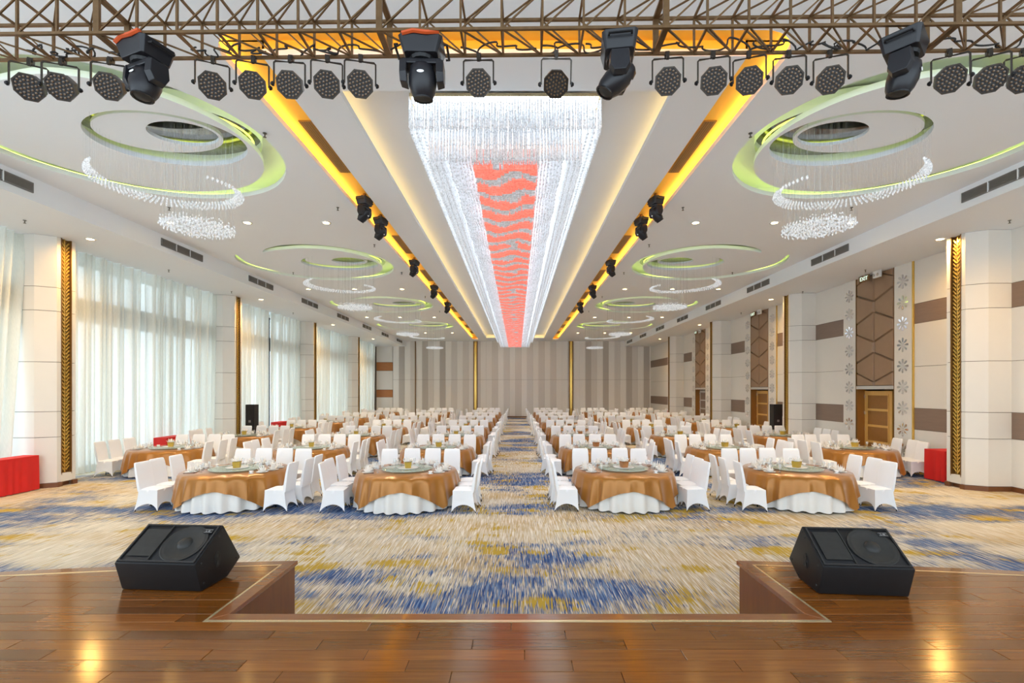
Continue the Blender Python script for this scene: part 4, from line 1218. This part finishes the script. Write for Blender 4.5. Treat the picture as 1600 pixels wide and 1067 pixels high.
def chair_meshes():
    # faces +y: backrest at -y.  seat 0.44 wide.
    def sidegrid(m, p0, p1, q0, q1, n=10, arch=0.15, ztop=0.46, bow=0.03, nrm=(0, 0)):
        """panel between two leg corners: p top corners, q floor corners; the hem rises in an arch"""
        vs = []
        rows = 5
        for j in range(rows+1):
            for i in range(n+1):
                s = i/n
                hem = 0.012+arch*max(0.0, math.sin(PI*s))**0.55
                z = ztop+(hem-ztop)*j/rows
                f = (ztop-z)/ztop
                f2 = f**1.6
                x = (p0[0]+(p1[0]-p0[0])*s)*(1-f2)+(q0[0]+(q1[0]-q0[0])*s)*f2
                y = (p0[1]+(p1[1]-p0[1])*s)*(1-f2)+(q0[1]+(q1[1]-q0[1])*s)*f2
                b = -bow*math.sin(PI*s)*math.sin(PI*min(1, f*0.9))
                vs.append((x+nrm[0]*b, y+nrm[1]*b, z))
        fs = [(j*(n+1)+i, j*(n+1)+i+1, (j+1)*(n+1)+i+1, (j+1)*(n+1)+i) for j in range(rows) for i in range(n)]
        m.add(vs, fs)
    a = 0.215; fl = 0.245
    s = MB()
    FL, FR, BL, BR = (-a, a+0.015), (a, a+0.015), (-a+0.01, -a+0.02), (a-0.01, -a+0.02)
    fFL, fFR, fBL, fBR = (-fl, fl+0.01), (fl, fl+0.01), (-fl+0.01, -fl-0.03), (fl-0.01, -fl-0.03)
    sidegrid(s, FL, FR, fFL, fFR, nrm=(0, 1))
    sidegrid(s, FR, BR, fFR, fBR, nrm=(1, 0))
    sidegrid(s, BR, BL, fBR, fBL, nrm=(0, -1))
    sidegrid(s, BL, FL, fBL, fFL, nrm=(-1, 0))
    # padded seat top
    n = 6; vs = []
    for j in range(n+1):
        for i in range(n+1):
            u, v = i/n, j/n
            x = (BL[0]+(BR[0]-BL[0])*u)*(1-v)+(FL[0]+(FR[0]-FL[0])*u)*v
            y = BL[1]+(FL[1]-BL[1])*v
            z = 0.46+0.035*(1-(2*u-1)**4)*(1-(2*v-1)**4)
            vs.append((x, y, z))
    s.add(vs, [(j*(n+1)+i, j*(n+1)+i+1, (j+1)*(n+1)+i+1, (j+1)*(n+1)+i) for j in range(n) for i in range(n)])
    seat = s.mesh('seat_cover', True, weld=True)
    b = MB()
    prof = [(0.42, -a+0.06, -a-0.005, 0.205), (0.60, -a+0.035, -a-0.03, 0.212), (0.80, -a+0.0, -a-0.055, 0.215), (0.97, -a-0.035, -a-0.085, 0.208), (1.025, -a-0.05, -a-0.095, 0.195), (1.035, -a-0.06, -a-0.085, 0.18)]
    vs = []
    for z, yf, yb, w in prof:
        vs += [(-w, yf-0.004, z), (-w+0.03, yf, z), (0, yf+0.006, z), (w-0.03, yf, z), (w, yf-0.004, z), (w, yb+0.006, z), (w-0.03, yb, z), (-w+0.03, yb, z), (-w, yb+0.006, z)]
    k = 9
    fs = [(j*k+i, j*k+(i+1) % k, (j+1)*k+(i+1) % k, (j+1)*k+i) for j in range(len(prof)-1) for i in range(k)]
    fs += [tuple(range(k))[::-1], tuple((len(prof)-1)*k+i for i in range(k))]
    b.add(vs, fs)
    back = b.mesh('backrest_cover', True)
    leg = MB().lathe([(0.014, 0), (0.012, 0.012), (0.011, 0.05)], 8).mesh('leg')
    legs = [(-fl+0.018, fl-0.008), (fl-0.018, fl-0.008), (-fl+0.026, -fl-0.012), (fl-0.026, -fl-0.012)]
    return me_mat(seat, 'chair_cover'), me_mat(back, 'chair_cover'), me_mat(leg, 'black_plastic'), legs
SEAT, BACK, CLEG, CLEGS = chair_meshes()
def merged(meshes):
    m = MB()
    for me in meshes: m.add([v.co[:] for v in me.vertices], [tuple(p.vertices) for p in me.polygons])
    return m
CHAIR1 = me_mat(merged([SEAT, BACK]).mesh('banquet_chair', True), 'chair_cover')

ROWS = [11.1+4.08*i for i in range(8)]
COLS = [(-10.95, 'window-side column'), (-6.5, 'mid-left column'), (-2.5, 'aisle-left column'), (2.5, 'aisle-right column'), (6.5, 'mid-right column'), (10.65, 'door-side column')]
SHORT = ['window-side', 'mid-left', 'aisle-left', 'aisle-right', 'mid-right', 'door-side']
SEATS = [(-1.38, -0.66, -PI/2, 'nearest window-side'), (-1.47, -0.12, -PI/2, 'middle window-side'), (-1.43, 0.42, -PI/2, 'farthest window-side'),
         (1.38, -0.66, PI/2, 'nearest door-side'), (1.47, -0.12, PI/2, 'middle door-side'), (1.43, 0.42, PI/2, 'farthest door-side'),
         (-0.81, 1.42, PI, 'first rear'), (-0.27, 1.50, PI, 'second rear'), (0.27, 1.50, PI, 'third rear'), (0.81, 1.42, PI, 'fourth rear')]
# copper or olive gold boxes as in the photo
rt = random.Random(4)
far_ch = MB(); far_pl = MB(); far_np = MB()
cnt = {'chair': 0, 'plate': 0, 'napkin': 0}
tables = []
for r, y in enumerate(ROWS):
    for c, (x, cname) in enumerate(COLS):
        if r == 0 and c in (0, 5): continue
        tables.append((r, c, x, y))
CHV = [v.co.copy() for v in CHAIR1.vertices]; CHF = [tuple(p.vertices) for p in CHAIR1.polygons]
PLV = [v.co.copy() for v in PLATE.vertices]; PLF = [tuple(p.vertices) for p in PLATE.polygons]
NPV = [[v.co.copy() for v in n_.vertices] for n_ in NAPS]; NPF = [[tuple(p.vertices) for p in n_.polygons] for n_ in NAPS]
tables.sort(key=lambda t: (t[0], abs(t[2])))
for r, c, x, y in tables:
    x += rt.uniform(-0.05, 0.05); y += rt.uniform(-0.05, 0.05)
    ph = '%s-row %s table' % (ORD[r], SHORT[c])
    rz = rt.uniform(-0.2, 0.2)+(0.12 if c < 3 else -0.1)
    t = thing('banquet_table', 'round banquet table under cloths, %s row from stage, %s' % (ORD[r], COLS[c][1]), 'table', (x, y, 0), rz, 'round banquet tables')
    link('tabletop', TOPM, t)
    for q in range(4): link('leg', LEGM, t, (0.75*math.cos(PI/4+q*PI/2), 0.75*math.sin(PI/4+q*PI/2), 0))
    tag(link('tablecloth', SKIRT, None, (x, y, 0), (0, 0, rz*2)), 'pleated white floor-length cloth on %s' % ph, 'tablecloth', 'white tablecloths')
    tag(link('table_overlay', OVER, None, (x, y, 0), (0, 0, rz)), 'gold satin square overlay draped on %s' % ph, 'tablecloth', 'gold satin overlays')
    s = thing('turntable', 'round glass turntable in the middle of %s' % ph, 'lazy susan', (x, y, 0), 0, 'glass lazy susans')
    link('turntable_base', SUS_B, s); link('glass_disc', SUS_G, s)
    if r < 4:
        tag(link('serving_plate', PLATE_C, None, (x+0.02, y, 0.0)), 'white serving plate under the box on %s' % ph, 'plate', 'serving plates under the boxes')
    bxo = thing('napkin_box', 'small %s box with white paper flower on %s' % ('copper' if c == 3 else 'gold', ph), 'box', (x+0.02, y-0.02, 0.809 if r < 4 else 0.803), rt.uniform(0.1, 0.6), 'small boxes on the turntables')
    link('box_body', BOXC if c == 3 else BOXG, bxo); link('paper_flower', LOTB, bxo, (0, 0, 0.125))
    for k, (sx, sy, rot, sn) in enumerate(SEATS):
        cx_, cy_ = x+sx+rt.uniform(-0.03, 0.03), y+sy+rt.uniform(-0.03, 0.03)
        rzc = rot+rt.uniform(-0.10, 0.10)
        if cnt['chair'] < 300:
            lab = 'white-covered chair in %s place of %s' % (sn, ph)
            if r < 3:
                ct = thing('banquet_chair', lab, 'chair', (cx_, cy_, 0), rzc, 'white covered banquet chairs')
                link('seat_cover', SEAT, ct); link('backrest_cover', BACK, ct)
                for lp in CLEGS: link('leg', CLEG, ct, (*lp, 0))
            else:
                tag(link('banquet_chair', CHAIR1, None, (cx_, cy_, 0), (0, 0, rzc)), lab, 'chair', 'white covered banquet chairs')
            cnt['chair'] += 1
        else:
            Mx = Matrix.Translation((cx_, cy_, 0)) @ Matrix.Rotation(rzc, 4, 'Z')
            far_ch.add([Mx @ v for v in CHV], CHF)
        d = Vector((sx, sy, 0)).normalized(); tn = Vector((-d.y, d.x, 0))
        p = Vector((x, y, 0.757))+d*0.88
        rn = rt.uniform(0, 6)
        ni = rt.randrange(4)
        if cnt['plate'] < 300:
            tag(link('dinner_plate', PLATE, None, p), 'white dinner plate at %s place of %s' % (sn, ph), 'plate', 'white dinner plates')
            tag(link('folded_napkin', NAPS[ni], None, p+Vector((0, 0, 0.011)), (0, 0, rn)), 'white lotus-folded napkin at %s place of %s' % (sn, ph), 'napkin', 'folded napkins')
            cnt['plate'] += 1
        else:
            far_pl.add([v+p for v in PLV], PLF)
            q = p+Vector((0, 0, 0.011)); far_np.add([v+q for v in NPV[ni]], NPF[ni])
        if r < 3:
            g = p-d*0.20+tn*0.10
            tag(link('wine_glass', GLASS, None, g), 'clear stemmed glass at %s place of %s' % (sn, ph), 'glass', 'stemmed glasses')
        if r < 2:
            g = p-d*0.10-tn*0.19
            tag(link('tea_bowl', CUP, None, g), 'small white bowl on saucer at %s place of %s' % (sn, ph), 'bowl', 'small bowls')
            g = p+tn*0.18
            tag(link('chopsticks', CHOP, None, g, (0, 0, math.atan2(d.y, d.x)+PI/2)), 'brown chopsticks on rest at %s place of %s' % (sn, ph), 'chopsticks', 'chopsticks on rests')
tag(far_ch.obj('distant_chairs', 'chair_cover', smooth=True), 'mass of white-covered chairs at the far end of the hall', 'chairs', kind='stuff')
tag(far_pl.obj('distant_plates', 'porcelain'), 'white plates on the farthest tables', 'plates', kind='stuff')
tag(far_np.obj('distant_napkins', 'napkin_cloth'), 'white folded napkins on the farthest tables', 'napkins', kind='stuff')

# ------------------------------------------------------------------ red draped side tables
def red_table(x0, x1, y0, y1, h, label):
    t = thing('side_table', label, 'table', ((x0+x1)/2, (y0+y1)/2, 0), 0, 'red draped side tables')
    w, l = (x1-x0)/2, (y1-y0)/2
    MB().box(-w+0.03, w-0.03, -l+0.03, l-0.03, h-0.03, h-0.006).obj('tabletop', 'table_wood', t)
    for sx in (-1, 1):
        for sy in (-1, 1): MB().bar((sx*(w-0.08), sy*(l-0.08), 0), (sx*(w-0.08), sy*(l-0.08), h-0.03), 0.04).obj('leg', 'table_wood', t)
    per = []
    st = 0.04
    def seg(a, b):
        n = max(2, int(math.hypot(b[0]-a[0], b[1]-a[1])/st))
        return [((a[0]+(b[0]-a[0])*i/n), (a[1]+(b[1]-a[1])*i/n)) for i in range(n)]
    for a, b in (((-w, -l), (w, -l)), ((w, -l), (w, l)), ((w, l), (-w, l)), ((-w, l), (-w, -l))): per += seg(a, b)
    n = len(per); vs = []
    for j, z in enumerate((h, h*0.6, 0.02)):
        for i, (px, py) in enumerate(per):
            k = 1+0.0*j; am = (0, 0.010, 0.022)[j]*math.sin(i*1.15+math.sin(i*0.3)*2)
            d = Vector((px/w, py/l, 0)); ax = Vector((1, 0, 0)) if abs(d.x) > abs(d.y) else Vector((0, 1, 0))
            s = math.copysign(1, px if ax.x else py)
            vs.append((px+ax.x*s*am, py+ax.y*s*am, z))
    fs = [(j*n+i, j*n+(i+1) % n, (j+1)*n+(i+1) % n, (j+1)*n+i) for j in range(2) for i in range(n)]
    fs.append(tuple(range(n)))
    MB().add(vs, fs).obj('red_skirt', 'red_cloth', t, smooth=True)
red_table(-12.86, -12.45, 10.6, 12.5, 0.90, 'red-draped side table by the nearest window pillar')
red_table(11.92, 12.60, 13.38, 14.05, 0.88, 'red-draped side table beside the nearest door-side pillar')
red_table(-12.88, -12.42, 17.0, 18.05, 0.90, 'red-draped side table by the curtains behind second-row chairs')
red_table(-12.88, -12.42, 25.1, 26.2, 0.90, 'red-draped side table by the curtains midway down the hall')
red_table(12.0, 12.6, 21.5, 22.1, 0.95, 'red-draped side table past the second door-side pillar')
red_table(12.0, 12.6, 29.5, 30.3, 0.95, 'red-draped side table past the third door-side pillar')
red_table(12.0, 12.6, 37.6, 38.4, 0.95, 'red-draped side table past the last door-side pillar')

# ------------------------------------------------------------------ hall loudspeakers
def pa(x, y, face, label):
    t = thing('hall_loudspeaker', label, 'speaker', (x, y, 0), 0, 'tall hall loudspeakers')
    MB().box(-0.22, 0.22, -0.22, 0.22, 0, 0.62).obj('subwoofer_cabinet', 'black_plastic', t, bevel=0.01)
    MB().box(-0.20, 0.20, -0.19, 0.19, 0.63, 1.93).obj('cabinet', 'black_plastic', t, bevel=0.01)
    g = MB().box(-0.18, 0.18, -0.20, -0.19, 0.66, 1.90).obj('grille', 'black_matte', t)
    MB().box(-0.05, 0.05, -0.206, -0.20, 1.12, 1.22).obj('badge', 'grille_metal', t)
    for zz in (0.85, 1.60): MB().lathe([(0.14, 0), (0.15, 0.006), (0.10, 0.004), (0.03, 0.001)], 20, cap=False).xf(Matrix.Translation((0, -0.205, zz)) @ Matrix.Rotation(R(90), 4, 'X')).obj('driver_ring', 'cone_black', t)
pa(-12.12, 21.95, 1, 'tall black loudspeaker beside the second window pillar')
pa(12.05, 22.35, -1, 'tall black loudspeaker beside the second door-side pillar')

# ------------------------------------------------------------------ exit sign and emergency lights
def text_mesh(txt, size):
    cu = bpy.data.curves.new('lettering', 'FONT'); cu.body = txt; cu.size = size; cu.extrude = 0.003; cu.align_x = 'CENTER'; cu.align_y = 'CENTER'
    o = bpy.data.objects.new('lettering', cu); COL.objects.link(o); bpy.context.view_layer.update()
    me = bpy.data.meshes.new_from_object(o.evaluated_get(bpy.context.evaluated_depsgraph_get()))
    bpy.data.objects.remove(o); return me
EX = me_mat(text_mesh('EXIT', 0.19), 'sign_green')
for k, (d0, d1) in enumerate(DOORS):
    ym = (d0+d1)/2
    s = thing('exit_sign', 'dark exit sign with pale lettering above the %s door from the stage' % ORD[k], 'sign', (12.36, ym+0.12, SOFF-0.15), 0, 'exit signs')
    MB().box(-0.015, 0.015, -0.25, 0.25, -0.11, 0.11).obj('sign_body', 'gold_dark', s, bevel=0.004)
    l = link('lettering', EX, s, (-0.018, 0, 0), (R(90), 0, R(-90)))
    MB().box(-0.01, 0.01, -0.02, 0.02, 0.11, 0.15).obj('hanger', 'white_plastic', s)
    e = thing('emergency_light', 'white emergency light box above the %s door from the stage' % ORD[k], 'lamp', (12.42, ym-0.42, SOFF-0.12), 0, 'emergency lights')
    MB().box(-0.04, 0.04, -0.16, 0.16, -0.11, 0.12).obj('housing', 'white_plastic', e, bevel=0.01)
    for sy in (-0.09, 0.09): MB().lathe([(0.045, 0), (0.05, 0.03), (0.001, 0.035)], 14).xf(Matrix.Translation((-0.04, sy, -0.02)) @ Matrix.Rotation(R(-90), 4, 'Y')).obj('lamp_head', 'chrome', e)
